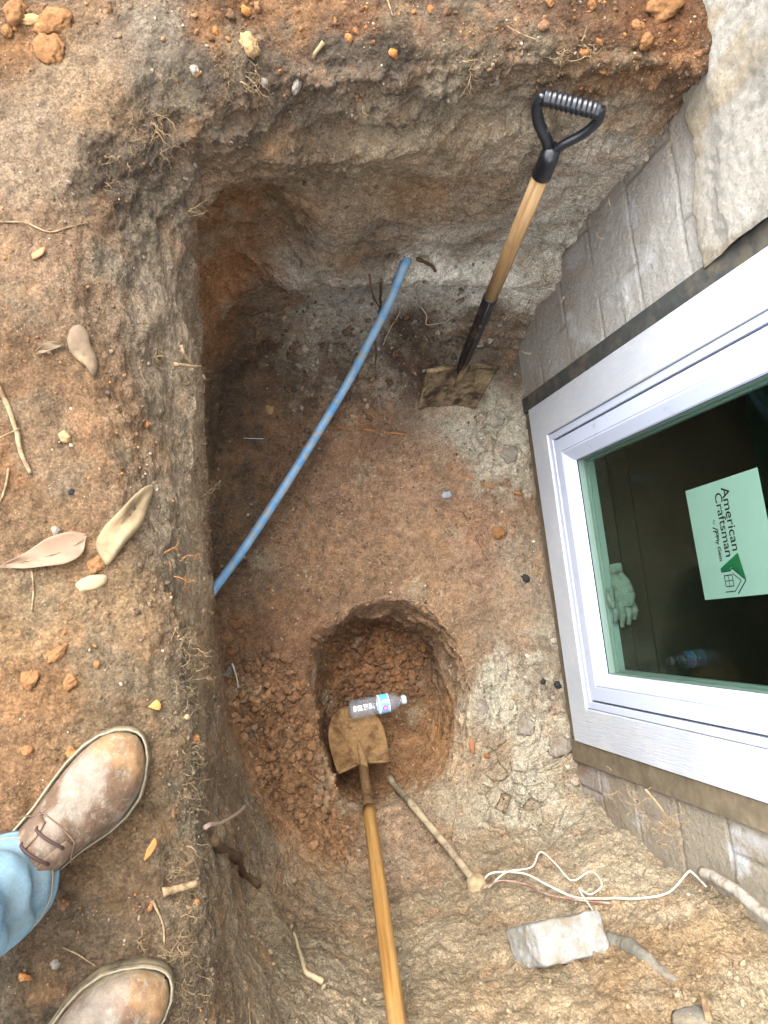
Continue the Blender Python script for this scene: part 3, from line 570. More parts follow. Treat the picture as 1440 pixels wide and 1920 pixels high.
wire('bell_wire', [(905, 1668), (935, 1655, .02), (975, 1660, .02), (1025, 1678, .012), (1080, 1690), (1130, 1690), (1160, 1692), (1200, 1694), (1250, 1682), (1290, 1664, .02), (1310, 1660, .02), (1328, 1672)], .0026, WR, 'long white bell wire running level from the conduit plug to the wall')
wire('bell_wire', [(915, 1672), (955, 1660, .02), (1000, 1650, .02), (1012, 1625, .03), (1030, 1617, .03), (1042, 1640, .015), (1075, 1660), (1120, 1652, .015), (1138, 1672, .01), (1112, 1686), (1095, 1682, .01), (1115, 1712), (1128, 1740), (1134, 1758)], .0021, WR, 'looped white bell wire curling above the concrete chunk and dropping to the grey hose')
wire('bell_wire', [(908, 1674), (940, 1666, .012), (990, 1668), (1030, 1684), (1090, 1697), (1150, 1699)], .0024, WRR, 'short reddish bell wire lying just under the long white one')
PR = plain('crusted_pipe', (186, 178, 164), .85, .15, 50, .25, .004, (146, 126, 102), 34, (.45, .62))
pa, pb, pc = atx(1316, 1632, 1.045), atx(1380, 1672, 1.035), atx(1475, 1742, 1.02)
mb = MB(); mb.tube(wob(catmull([pa, pb, pc, atx(1560, 1800, 1.0)], 12), .006, 400), .0125, 16); tag(mb.build('drain_pipe', PR), 'crusty pale pipe slanting along the foundation wall below the window', 'pipe')
HS = plain('grey_sleeve', (124, 118, 106), .85, .2, 120, .2, .002, (160, 142, 116), 26, (.5, .66))
P = [hp(x, y, -.006) for x, y in ((1136, 1762), (1170, 1768), (1200, 1790), (1235, 1815), (1268, 1838))]; mb = MB(); cc = catmull(P, 14)
mb.tube(wob(cc, .006, 410), [(.021-.012*i/len(cc))*(1+.03*math.sin(i*1.6)+.10*math.sin(i*.43)) for i in range(len(cc))], 14); tag(mb.build('cable_sleeve', HS), 'crumpled grey woven sleeve half buried beside the concrete chunk', 'sleeve')
# concrete chunk
CK = plain('broken_concrete', (176, 174, 168), .9, .15, 90, .35, .005, (150, 134, 112), 22, (.50, .66), c2=(156, 152, 142), k=.42)
cc_, cn = hit(1052, 1785); bm = bmesh.new(); bmesh.ops.create_cube(bm, size=1); bmesh.ops.subdivide_edges(bm, edges=bm.edges[:], cuts=28, use_grid_fill=True)
Pk = np.array([v.co[:] for v in bm.verts]); q8 = (np.abs(Pk*2)**14).sum(1)**(1/14.); Pk = Pk/np.maximum(q8, .3)[:, None]*(np.abs(Pk*2).max(1))[:, None]
Pk = Pk*np.array([.172, .088, .115]); Pk[:, 0] += Pk[:, 2]*.16; Pk[:, 2] += Pk[:, 0]*.04; Pk += np.stack([fbm(Pk, 16, 4, s) for s in (501, 502, 503)], 1)*.005+np.stack([fbm(Pk, 60, 5, s) for s in (504, 505, 506)], 1)*.003
Rk = Euler((math.radians(-24), math.radians(8), math.radians(-4))).to_matrix()
for v, c in zip(bm.verts, Pk): v.co = Rk@Vector(c)
me = bpy.data.meshes.new('concrete_chunk'); bm.to_mesh(me); bm.free(); me.polygons.foreach_set('use_smooth', [True]*len(me.polygons)); ck = link('concrete_chunk', me, CK); ck.location = cc_+Vector((0, .020, -.012))
tag(ck, 'large pale rectangular concrete chunk sticking out of the near pit wall', 'rubble')
# ------------------------------------------------------------------ shovels
WOOD1 = NB('ash_wood'); n_ = WOOD1.noise(1, 4, .5, WOOD1.scl((90, 90, 5))); n2_ = WOOD1.noise(30, 6, .7)
cw = WOOD1.ramp(n_, [(.3, sr6((150, 112, 70))), (.5, sr6((190, 152, 104))), (.7, sr6((208, 172, 122)))])
cw = WOOD1.mix(WOOD1.ramp(n2_, [(.55, 0.), (.75, .5)]), cw, sr6((120, 92, 64))); M['wood1'] = WOOD1.done(cw, .6, WOOD1.bump(n_, .0006, .6), .3)
WOOD2 = NB('worn_yellow_wood'); n_ = WOOD2.noise(1, 4, .5, WOOD2.scl((110, 110, 4))); n2_ = WOOD2.noise(24, 6, .7)
cw = WOOD2.ramp(n_, [(.3, sr4((168, 112, 48))), (.5, sr4((204, 150, 74))), (.7, sr4((220, 172, 100)))])
cw = WOOD2.mix(WOOD2.ramp(n2_, [(.5, 0.), (.72, .6)]), cw, sr4((172, 136, 92))); M['wood2'] = WOOD2.done(cw, .55, WOOD2.bump(n_, .0006, .6), .35)
M['blackp'] = plain('black_plastic', (24, 27, 34), .35, .5, 60, .3, .0006, (150, 138, 122), 34, (.60, .72))
M['blacks'] = plain('black_steel', (26, 24, 26), .5, .4, 60, .3, .0006, (138, 112, 78), 30, (.55, .68))
M['mud1'] = plain('muddy_blade', (160, 138, 106), .85, .2, 80, .5, .006, (70, 56, 44), 22, (.47, .60), c2=(112, 92, 70))
M['mud2'] = plain('dirt_caked_blade', (158, 124, 86), .95, .1, 90, .45, .007, (104, 76, 50), 16, (.48, .62), c2=(146, 112, 74))
def frame_obj(root, name, A, s, e):
    """an Empty whose z runs along the shaft and x across it"""
    s = s.normalized(); e = (e-s*e.dot(s)).normalized(); f = s.cross(e); root.matrix_world = Matrix(((e.x, f.x, s.x, A.x), (e.y, f.y, s.y, A.y), (e.z, f.z, s.z, A.z), (0, 0, 0, 1)))
def child(mb, name, mat, root, smooth=True, bevel=0):
    o = mb.build(name, mat, None, smooth, bevel); o.parent = root; return o
A1, B1 = Vector((.787, .692, -.93)), Vector((.752, .915, -.055)); L1 = (B1-A1).length; s1 = (B1-A1).normalized()
def tpy(A, B, py):
    lo, hi = -.3, 1.3
    for _ in range(40):
        m = (lo+hi)/2
        if proj(A+(B-A)*m)[1] > py: lo = m
        else: hi = m
    return lo*(B-A).length
sh = bpy.data.objects.new('shovel', None); COL.objects.link(sh); frame_obj(sh, '', A1, s1, Vector((1, -.36, 0)))
tag(sh, 'square mouthed shovel with black D grip leaning on the back wall of the pit', 'shovel')
za, zb, zc = tpy(A1, B1, 557), tpy(A1, B1, 330), tpy(A1, B1, 280)
mb = MB(); mb.tube([(0, 0, za-.02), (0, 0, (za+zb)/2), (0, 0, zb+.02)], [.0175, .019, .0185], 24); child(mb, 'shaft', M['wood1'], sh)
mb = MB(); mb.tube([(0, -.004, -.045), (0, -.002, -.015), (0, 0, .03), (0, 0, za-.01), (0, 0, za), (0, 0, za+.002)], [.010, .014, .0175, .0195, .0195, .0178], 24)
mb.tube([(0, -.0195, .01), (0, -.0205, za*.5), (0, -.0205, za-.004)], [.003, .003, .003], 8); child(mb, 'socket', M['blacks'], sh)
mb = MB(); mb.tube([(0, 0, zb-.002), (0, 0, zb), (0, 0, zb+.05), (0, 0, zc+.005)], [.0195, .0215, .021, .018], 24)
zg = L1; hw = .056
for s_ in (-1, 1):
    pts = catmull([(s_*.004, 0, zc-.01), (s_*.018, 0, zc+.018), (s_*.045, 0, zc+.05), (s_*.060, 0, zc+.08), (s_*.061, 0, zg-.012), (s_*.056, 0, zg+.006)], 8)
    mb.tube(pts, [.0125+.0*i for i in range(len(pts))], 14, True, .75)
grp = child(mb, 'grip_yoke', M['blackp'], sh)
mb = MB(); n_r = 60; mb.tube([(-hw+2*hw*i/n_r, 0, zg) for i in range(n_r+1)], [.0145+.0022*(math.cos(i/n_r*2*math.pi*11) > 0) if 5 < i < 55 else .0155 for i in range(n_r+1)], 20); child(mb, 'grip_bar', M['blackp'], sh)
# blade of the first shovel, in world axes
def blade(root, name, mat, top, tip, right, wfun, dish, nu=26, nv=30, thick=.0035, step=0.0, seed=0, lumpy=.003, wind=0):
    ax = tip-top; ln = ax.length; ax.normalize(); rt = (right-ax*right.dot(ax)).normalized(); nm = ax.cross(rt)
    if nm.z < 0: nm = -nm
    Gd = []
    for j in range(nv+1):
        v = j/nv; r = []
        for i in range(nu+1):
            u = -1+2*i/nu; w_, sh_ = wfun(v, u); d = dish*(u*u-.4)+.016*math.exp(-(u/.16)**2)*(1-v)**2*1.2
            p = top+ax*(v*ln+sh_)+rt*(u*w_)+nm*d; r.append(p)
        Gd.append(r)
    Pn = np.array([[p[:] for p in r] for r in Gd]).reshape(-1, 3); o_ = fbm(Pn, 30, 4, 600+seed)*lumpy
    Pn = Pn+np.array(nm)*o_[:, None]; bk = Pn-np.array(nm)*thick; n0 = len(Pn); c = nu+1
    Fq = [(j*c+i, j*c+i+1, (j+1)*c+i+1, (j+1)*c+i) for j in range(nv) for i in range(nu)]
    Fb = [tuple(n0+k for k in reversed(f)) for f in Fq]; bd = [i for i in range(c)]+[j*c+nu for j in range(1, nv+1)]+[nv*c+i for i in range(nu-1, -1, -1)]+[j*c for j in range(nv-1, 0, -1)]
    Fe = [(bd[k], bd[k-1], n0+bd[k-1], n0+bd[k]) for k in range(len(bd))]
    mb = MB(); mb.add(np.r_[Pn, bk], Fq+Fb+Fe)
    pk = [top-ax*.03+nm*.012, top+nm*.012, top+ax*ln*.22+nm*.006, top+ax*ln*.46-nm*.002]; mb.tube(pk, [.012, .015, .011, .002], 14, True, .8)
    if step:
        for s_ in (-1, 1):
            w0, s0 = wfun(0, s_); a = top+rt*s_*.022+nm*.006; b_ = top+rt*s_*w0*.99+nm*(dish*.6+.004)+ax*s0
            mb.tube([a, (a+b_)/2, b_], [.007, .0075, .0075], 8, True, .7)
    o = mb.build(name, mat); w_ = root.matrix_world.inverted(); o.data.transform(w_); o.parent = root
    bm = bmesh.new(); bm.from_mesh(o.data); bmesh.ops.recalc_face_normals(bm, faces=bm.faces); bm.to_mesh(o.data); bm.free(); return o
bpy.context.view_layer.update()
top1 = Vector(atz(868, 686, -.955)); tip1 = Vector(atz(834, 771, -1.165))
blade(sh, 'blade', M['mud1'], top1, tip1, Vector((1, .03, 0)), lambda v, u: (.119-.022*v, .008*(abs(u)**3)*(v)-.0+.012*(1-v)*(abs(u) > .9)*0), .016, step=1, seed=1)
A2 = Vector(atz(681, 1436, -1.36)); B2 = Vector(atz(745, 1925, -.33)); s2 = (B2-A2).normalized()
sh2 = bpy.data.objects.new('shovel', None); COL.objects.link(sh2); frame_obj(sh2, '', A2, s2, Vector((1, 0, 0)))
tag(sh2, 'round point shovel with long yellow handle standing in the deep hole', 'shovel')
zh = tpy(A2, B2, 1462)
mb = MB(); mb.tube(catmull([(0, 0, zh-.03), (0, .002, .3), (0, .003, .7), (0, 0, 1.15), (0, 0, 1.30)], 6), [.0165]+[.0185]*22+[.019, .012], 24); child(mb, 'shaft', M['wood2'], sh2)
mb = MB(); mb.tube([(0, -.01, -.03), (0, -.004, -.01), (0, 0, zh*.5), (0, 0, zh)], [.012, .015, .018, .0195], 20); child(mb, 'socket', M['mud2'], sh2)
bpy.context.view_layer.update()
def w2(v, u):
    w_ = .098*math.sqrt(max(0, 1-max(0, (v-.42)/.58)**2.2))*(.93+.07*min(1, v/.3)); return max(w_, .004), (-.012*abs(u)**2)*(1-v)
blade(sh2, 'blade', M['mud2'], A2+Vector((0, .005, -.006)), Vector(atz(655, 1322, -1.43)), Vector((1, .12, -.18)), w2, .014, 30, 34, .006, 1, 2, .006)
# ------------------------------------------------------------------ bottle
PET = glassy('clear_plastic', (.88, .91, .94), .9, 1.5, .14, .13); CAPM = plain('white_cap', (222, 226, 240), .4, .4, 30, .04, k=.5)
q0 = Vector(atz(655, 1332, -1.40)); q1 = Vector(atz(761, 1311, -1.39)); bt = bpy.data.objects.new('water_bottle', None); COL.objects.link(bt)
frame_obj(bt, '', q0, (q1-q0), Vector((0, 0, 1))); BLn = (q1-q0).length; k = BLn/.2
tag(bt, 'small clear water bottle with blue and white label lying in the hole', 'bottle')
def lathe(mb, prof, n=40):
    mb.rings([[(r*math.cos(2*math.pi*i/n), r*math.sin(2*math.pi*i/n), z) for i in range(n)] for z, r in prof])
pr = [(0.006, .004), (.001, .018), (0, .024), (.004, .030), (.012, .032)]
for i in range(3): z = .020+i*.020; pr += [(z, .0322), (z+.004, .0322), (z+.0065, .0317), (z+.011, .0322)]
pr += [(.086, .0315), (.091, .029), (.096, .0305), (.100, .0322), (.138, .0322), (.148, .031), (.160, .0265), (.172, .019), (.180, .0135), (.184, .0125), (.186, .0125)]
mb = MB(); lathe(mb, [(z*k, r*k) for z, r in pr]); child(mb, 'bottle_body', PET, bt)
mb = MB(); lathe(mb, [(z*k, r*k) for z, r in [(.184, .001), (.184, .0145), (.186, .0155), (.198, .0155), (.2, .014), (.2, .001)]], 28); child(mb, 'cap', CAPM, bt)
zz_ = np.linspace(.1005, .1375, 40); an = np.linspace(0, 2*np.pi, 121)[:-1]; Zg, Ag = np.meshgrid(zz_, an, indexing='ij')
Pb = np.stack([np.cos(Ag)*.0326*k, np.sin(Ag)*.0326*k, Zg*k], -1).reshape(-1, 3); ix = np.arange(len(Pb)).reshape(Zg.shape)
qb = np.stack([ix[:-1], np.roll(ix, -1, 1)[:-1], np.roll(ix, -1, 1)[1:], ix[1:]], -1).reshape(-1, 4)
u_ = (Zg.ravel()-.1005)/.037; a_d = np.degrees(Ag.ravel()); a_d = np.where(a_d > 180, a_d-360, a_d)
cb = np.tile(srgb((196, 210, 226)), (len(Pb), 1)); cb[(np.abs(u_-.55) < .42)] = srgb((90, 172, 214)); cb[(u_ > .45) & (np.sin(np.radians(a_d*2)) > -.1) & (a_d < 10)] = srgb((50, 136, 206)); cb[(u_ < .12) | (u_ > .93)] = srgb((226, 232, 240))
tgt = ((u_-.55)/.28)**2+((a_d-22)/19)**2 < 1; cb[tgt] = srgb((214, 66, 140)); ring = (((u_-.55)/.15)**2+((a_d-22)/10)**2 < 1); cb[ring] = srgb((236, 150, 190))
for yy in (-14, -21, -28): cb[(np.abs(a_d-yy) < 1.6) & (np.abs(u_-.6) < .22)] = srgb((220, 232, 244))
me = mesh_np('bottle_label', Pb, qb, cb); bb = NB('bottle_label_film'); at_ = bb.n('Attribute'); at_.attribute_name = 'Col'; o = link('bottle_label', me, bb.done(at_.outputs['Color'], .35, None, .4)); o.parent = bt
# ------------------------------------------------------------------ loose crumbs, clods and gravel
def ico(sub):
    bm = bmesh.new(); bmesh.ops.create_icosphere(bm, subdivisions=sub, radius=1); v = np.array([q.co[:] for q in bm.verts]); f = np.array([[q.index for q in p.verts] for p in bm.faces]); bm.free(); return v, f
def scatter(name, weight, count, smin, smax, pw, seed, sub=2, tint=None, tvar=.25, flat=.8, sink=.25, tmix=.5):
    r = np.random.default_rng(seed); gg = np.linalg.norm(np.cross(np.gradient(G, axis=0), np.gradient(G, axis=1)), axis=2).ravel()
    p = weight*gg; p[V[:, 0] > WX-.01] = 0; p = p/p.sum(); ids = r.choice(len(V), count, p=p); s_ = smin*(smax/smin)**(r.random(count)**pw)
    tv, tf = ico(sub); shapes = []
    for k in range(24):
        d = 1+.8*fbm(tv+k*5.1, 1.7, 3, 700+k); q = tv*d[:, None]*np.array([1, r.uniform(.65, 1), r.uniform(.5, .85)*flat/.8]); shapes.append(q)
    shapes = np.array(shapes); sh_ = shapes[r.integers(0, 24, count)]
    A = r.normal(size=(count, 4)); A /= np.linalg.norm(A, axis=1, keepdims=True); w_, x, y, z = A.T
    Rm = np.stack([1-2*(y*y+z*z), 2*(x*y-z*w_), 2*(x*z+y*w_), 2*(x*y+z*w_), 1-2*(x*x+z*z), 2*(y*z-x*w_), 2*(x*z-y*w_), 2*(y*z+x*w_), 1-2*(x*x+y*y)], 1).reshape(-1, 3, 3)
    if flat < .5: Rm = Rm*.0+np.eye(3)[None]; a = r.random(count)*6.283; Rm[:, 0, 0] = np.cos(a); Rm[:, 0, 1] = -np.sin(a); Rm[:, 1, 0] = np.sin(a); Rm[:, 1, 1] = np.cos(a)
    jit = np.cross(N[ids], r.normal(size=(count, 3)))*.0015
    Pv = np.einsum('nij,nvj->nvi', Rm, sh_)*s_[:, None, None]+(V[ids]+jit+N[ids]*(s_*(.5-sink))[:, None])[:, None, :]
    c = colr[ids]*(1+r.normal(size=(count, 1))*tvar).clip(.45, 1.9)
    if tint is not None:
        tt_ = np.array([srgb(t) for t in tint])*.62; m = (r.random((count, 1))*tmix*2).clip(0, 1); c = c*(1-m)+m*tt_[r.integers(0, len(tt_), count)]
    F_ = (tf[None]+(np.arange(count)*len(tv))[:, None, None]).reshape(-1, 3); cc3 = np.repeat(c, len(tv), 0).clip(.01, .8)
    o = link(name, mesh_np(name, Pv.reshape(-1, 3), F_, cc3), M['clod']); return tag(o, kind='stuff')
ground = (V[:, 2] > -.09)*1.0; inreg = (np.abs(V[:, 0]-.3) < 1.3)*(np.abs(V[:, 1]-.2) < 1.5); floorw = deep*(1-steep)
w_hole = near(V, (.49, -.12, -1.46), .24, .2)*(V[:, 2] < -1.30)*(1-steep)
w_pile = (V[:, 0] < .245+.18*np.maximum(0, -V[:, 1]-.35))*(1-.0)*np.maximum.reduce([near(V, (.22, -.40, -1.13), .13, .4, warp*.5), near(V, (.30, -.60, -1.13), .12, .4, warp*.5), .6*near(V, (.12, -.22, -1.13), .10, .5, warp*.5)])*(V[:, 2] > -1.22)
OR = [(186, 126, 72), (166, 112, 66), (140, 104, 76)]
def up(ob, label): ob['label'] = label
scatter('soil_clods', w_pile, 1100, .004, .019, 2.0, 21, 2, [(150, 112, 78), (136, 100, 70)], .18)
scatter('soil_crumbs', w_pile+.4*w_hole, 3800, .0015, .005, 1.6, 31, 1, [(150, 112, 78), (126, 94, 66)], .25)
scatter('hole_crumbs', w_hole, 1100, .004, .020, 1.8, 22, 2, [(136, 94, 62), (120, 84, 58)], .18, .8, .35)
gr = np.maximum(fbm(V, 4.5, 4, 801)+.05, 0)
edge_top = sstep(.93, 1.02, V[:, 1])
scatter('ground_gravel', ground*inreg*(.25+gr*2.2+edge_top*1.3), 20000, .0007, .0040, 2.5, 23, 1, OR+[(196, 180, 156), (120, 104, 92)], .3)
scatter('ground_clods', ground*inreg*(np.maximum(fbm(V, 3.2, 3, 811), 0)**1.5+.02+.35*edge_top), 900, .004, .011, 2.2, 24, 2, OR, .2, .8, .35)
scatter('pit_floor_grit', floorw*(.3+np.maximum(fbm(V, 6, 3, 821), 0)*2), 9000, .001, .006, 2.4, 25, 1, [(190, 176, 156), (120, 84, 60), (96, 74, 60), (170, 112, 66)], .3)
scatter('wall_grit', steep*deep*.5+.8*seam, 4000, .0015, .007, 2.0, 26, 1, [(140, 124, 108), (100, 84, 72)], .25)
scatter('dark_floor_crumbs', np.maximum(near(V, (.78, .82, -1.12), .16, .5, warp), near(V, (.42, .78, -1.12), .2, .5, warp)), 700, .003, .014, 2.0, 27, 2, [(96, 78, 66), (168, 160, 152), (124, 88, 62)], .3)
scatter('clay_flakes', np.maximum.reduce([near(V, (1.0, .50, -1.17), .10, .5, warp), near(V, (.93, -.32, -1.2), .15, .5, warp), near(V, (.9, -.55, -1.12), .14, .6, warp)]), 70, .004, .016, 2.4, 28, 2, [(176, 168, 154), (150, 138, 122)], .18, .3, .46, .35)
scatter('slope_crumbs', near(V, (1.0, -.92, -.15), .3, .3)*1.0+.06*nearw, 800, .002, .009, 2.4, 29, 2, [(168, 148, 120), (150, 128, 100)], .2)
# ------------------------------------------------------------------ roots and sticks
RT = plain('pale_root', (178, 152, 116), .85, .15, 160, .35, .001, (120, 96, 70), 60, (.42, .62), k=.40); RTD = plain('dark_root', (104, 82, 62), .9, .1, 90, .35, .003, (150, 122, 88), 40, (.55, .68))
RTW = plain('white_root', (206, 192, 168), .8, .2, 100, .25, .0008, k=.42); RTO = plain('orange_root', (170, 118, 72), .85, .15, 90, .3, .001, (112, 80, 56), 50, (.5, .65))
def grow(mb, p, d, ln, r0, depth, rr, n, pull):
    pts = [p.copy()]; rs = [r0]; st = ln/10
    for i in range(10):
        d = (d+Vector((rr.gauss(0, .34), rr.gauss(0, .34), rr.gauss(0, .34)-pull))).normalized(); p = p+d*st; pts.append(p.copy()); rs.append(r0*(1-.75*(i+1)/10))
        if depth > 0 and rr.random() < .42:
            grow(mb, p, (d+Vector((rr.gauss(0, .9), rr.gauss(0, .9), rr.gauss(0, .7)))).normalized(), ln*rr.uniform(.3, .6), r0*.55*(1-.06*i), depth-1, rr, n, pull)
    mb.tube(pts, rs, 5, False)
def tuft(x, y, label, ln=.045, k=4, r0=.0011, seed=0, mat=None, cat='root', depth=2, spread=.012):
    rr = random.Random(seed*31+int(x)+int(y)); c, n = hit(x, y, -.002); mb = MB()
    for i in range(k):
        d = (n*1.0+Vector((rr.gauss(0, .6), rr.gauss(0, .6), rr.gauss(0, .4)))).normalized()
        grow(mb, c+Vector((rr.gauss(0, spread), rr.gauss(0, spread), 0)), d, ln*rr.uniform(.6, 1.1), r0*rr.uniform(.7, 1.2), depth, rr, n, .06)
    me_o = mb.build('root_tuft', mat or RT); me_o.data.transform(Matrix.Translation(-c)); me_o.location = c; return tag(me_o, label, cat, 'root tufts around the rim of the pit')
TF = [(460, 140, 'tangled pale root tuft under the tan clod at the top rim', .05, 5, .0013), (680, 182, 'fan of fine roots hanging on the upper back wall left of centre', .045, 6, .0009),
 (285, 215, 'largest yellowish root tuft at the upper left corner of the rim', .07, 6, .0013), (305, 278, 'thin branching roots hanging below the largest corner tuft', .06, 4, .0010),
 (240, 292, 'small root tuft with an orange clod in the upper left corner', .025, 3, .0010), (348, 400, 'grey root tuft hanging at the dark corner above the brown hollow', .05, 4, .0012),
 (200, 455, 'small pale rootlets at the end of the long ground root', .025, 3, .0009), (372, 530, 'small hooked rootlets on the left wall edge', .03, 2, .0010),
 (868, 130, 'long stringy pale root hanging left of the shovel grip', .085, 4, .0012), (885, 180, 'short pale rootlets just below the long stringy root', .04, 4, .0010),
 (1058, 95, 'stubby yellow roots above the shovel grip', .05, 5, .0016), (1090, 80, 'forked upright yellow root at the top right of the shovel grip', .055, 3, .0017),
 (1200, 235, 'root mat beside the parging at the right end of the back wall', .05, 6, .0009), (1225, 268, 'grey roots in the seam where back wall meets blockwork', .05, 6, .0009),
 (292, 672, 'pale shredded root stubs on the grey shoulder of the left rim', .03, 4, .0017), (348, 700, 'short forked root end projecting beside two thick stubs', .03, 3, .0017),
 (375, 932, 'bushy root tuft with a thick stem at the left rim beside the pipe', .055, 7, .0013), (308, 1050, 'flattened reddish roots at the left rim beneath the flat stone', .04, 5, .0012),
 (322, 1180, 'curly roots over a dark hollow in the left rim', .035, 6, .0009), (345, 1210, 'dense whitish root cluster below the curly roots', .045, 8, .0009),
 (352, 1265, 'short frayed roots on the left rim above the first boot toe', .035, 5, .0010), (350, 1390, 'sparse rootlets on the left rim level with the first boot toe', .03, 5, .0008),
 (332, 1620, 'dense root mat on the rim above the cut thick root', .04, 8, .0009), (345, 1745, 'spiky pale root tuft below the cut thick root', .03, 5, .0014),
 (318, 1790, 'fine root fringe hanging above the lower boot toe', .045, 7, .0009), (340, 1850, 'small root tuft beside the lower boot toe', .035, 6, .0010),
 (262, 1755, 'single yellowish rootlet on the ground between the boots', .03, 3, .0010), (408, 1535, 'tiny dark rootlets round the pink root over the wall cavity', .03, 3, .0008),
 (975, 600, 'fine grey root hairs in the corner right of the shovel socket', .06, 8, .0007), (930, 612, 'thin hairy roots beside the shovel socket', .06, 5, .0007), (1015, 520, 'root hairs along the joint of back wall and blockwork', .05, 7, .0007),
 (1240, 1545, 'dry rootlets on the earth bank below the window corner', .05, 6, .0008), (1310, 1830, 'fine tan roots in the crumbly bottom right corner', .05, 7, .0009), (640, 290, 'single thread of root on the middle of the back wall', .03, 2, .0008),
 (620, 335, 'short bent rootlet on the brown band of the back wall', .03, 2, .0010), (735, 475, 'dark root tangle over the upper end of the blue pipe', .05, 8, .0008), (860, 1290, 'pale rootlets on the right lip of the deep hole', .035, 4, .0009)]
for i, (x, y, lb, ln, k, r0) in enumerate(TF): tuft(x, y, lb, ln, k, r0, i, RTD if 'dark root' in lb else (RTO if 'reddish' in lb else RT), spread=.005 if i > 24 else .010)
def stick(name, pl, r0, r1, mat, label, cat='root', off=.004, amp=.004, n=10, group=None, seed=1, sag=None):
    P = [hp(p[0], p[1], off+(p[2] if len(p) > 2 else 0)) for p in pl]; cc = catmull(P, 7); m = len(cc); mb = MB(); rr = random.Random(seed)
    mb.tube(wob(cc, amp, 900+seed), [(r0+(r1-r0)*i/m)*(1+.16*rr.gauss(0, 1)*.6) for i in range(m)], n); o = mb.build(name, mat); return tag(o, label, cat, group)
stick('root', [(-20, 690), (8, 745), (28, 800), (40, 850), (57, 890)], .0042, .0028, RT, 'thick pale stick curving down the left edge of the ground', 'stick', .004)
stick('root', [(-10, 418), (45, 420), (95, 440), (130, 428), (165, 420)], .0016, .0010, RT, 'long thin pale root lying on the ground at the left', off=.003)
stick('root', [(15, 880), (5, 920), (-5, 960)], .0018, .0012, RT, 'short straw at the left picture edge below the thick stick', 'stick')
stick('root', [(62, 1070), (66, 1105), (64, 1145)], .0013, .0010, RT, 'thin straw below the dry leaf', 'straw')
stick('root', [(0, 825), (40, 803)], .0012, .0008, RT, 'thin straw crossing the thick pale stick', 'straw', .007)
stick('root', [(948, 50), (975, 66), (1008, 78)], .0016, .0010, RT, 'straight pale straw on the ground above the back wall', 'straw', .005)
stick('root', [(605, 82), (592, 98), (585, 118)], .0042, .0024, RT, 'stubby pale twig standing at the top rim', 'stick', .008)
stick('root', [(728, 0), (735, 35)], .0020, .0012, RT, 'short twig at the very top edge', 'stick', .004)
stick('root', [(120, 1775), (150, 1790), (182, 1810)], .0012, .0010, RT, 'pale straw lying between the two boots', 'straw', .005)
stick('root', [(285, 1685), (305, 1730), (310, 1770)], .0020, .0012, RT, 'bent brown rootlet on the rim below the cut thick root')
stick('root', [(300, 1672, .004), (330, 1664, .01), (358, 1655, .016)], .0062, .0045, RT, 'thick cut root end poking over the left rim', n=12)
stick('root', [(345, 1345, .004), (378, 1343, .012)], .0036, .0028, RT, 'short cut root stub on the left rim by the upper boot', n=12)
stick('root', [(326, 650, .01), (333, 668, .01), (348, 688, .008)], .0036, .0028, RT, 'thick leaning root stub on the left rim', n=12)
stick('root', [(318, 686, .01), (345, 688, .012), (362, 692, .014)], .0034, .0026, RT, 'thick horizontal root stub below the leaning one', n=12)
stick('root', [(376, 1550, .004), (400, 1538, .025), (434, 1520, .03)], .0034, .0030, plain('pink_root', (196, 168, 148), .8, .2, 80, .2, .001), 'pinkish root sticking out across the cavity in the left wall', n=10)
stick('root', [(392, 1572, .0), (430, 1605, .004), (455, 1635, .004), (485, 1660, -.004)], .010, .008, RTD, 'thick dark decayed root in the cavity of the lower left wall', n=18, amp=.010, seed=5)
stick('root', [(545, 1750), (558, 1790), (570, 1828), (588, 1840), (608, 1852)], .0030, .0070, plain('peeled_root', (206, 184, 146), .7, .25, 60, .15, .0008), 'pale peeled root curling down the near wall', off=.008)
stick('root', [(463, 1880), (466, 1925)], .0016, .0012, RT, 'thin pale rootlet at the bottom edge of the near wall')
stick('root', [(706, 512, .05), (703, 570, .05), (700, 630, .02), (706, 695, .01)], .0040, .0026, RTD, 'brown root hanging in front of the upper end of the blue pipe', amp=.008)
stick('root', [(686, 500, .04), (700, 525, .05), (708, 560, .03)], .0028, .0018, RTD, 'short brown root end crossing the hanging root', amp=.006)
stick('root', [(770, 520, .03), (782, 555, .03), (790, 580, .03), (800, 596, .025), (830, 597, .02), (845, 588, .02)], .0026, .0016, RTW, 'white root bending right from the upper end of the blue pipe', amp=.006)
stick('root', [(752, 558, .02), (742, 590, .015), (725, 620, .01), (715, 648, .004)], .0020, .0014, RTW, 'twisted white rootlet hanging right of the blue pipe', amp=.008)
stick('root', [(782, 475, .02), (800, 490, .02), (812, 505, .02)], .0055, .0045, RTD, 'dark cut root end in the back wall beside the pipe', n=12)
stick('root', [(545, 808), (600, 800), (650, 803), (700, 808), (760, 815)], .0022, .0034, RTO, 'orange root running level across the pit floor under the pipe', off=.001)
stick('root', [(838, 872), (870, 890), (905, 908), (940, 918), (978, 928)], .0024, .0052, RTO, 'orange brown root slanting to the window over the pit floor', off=.001)
stick('root', [(866, 960), (890, 1005), (916, 1054)], .0014, .0010, RTD, 'thin dark straight twig on the pit floor', 'stick')
stick('root', [(855, 1492), (852, 1530), (848, 1570), (862, 1600), (868, 1622)], .0020, .0014, RT, 'thin wavy pale root on the near slope right of the conduit')
stick('root', [(828, 1340), (822, 1390), (815, 1415)], .0022, .0014, RTO, 'thin orange root on the right side of the deep hole', off=.003)
stick('root', [(388, 975), (415, 988), (442, 1000)], .0024, .0016, RTD, 'short brown root leaning on the wall below the pipe end', 'root')
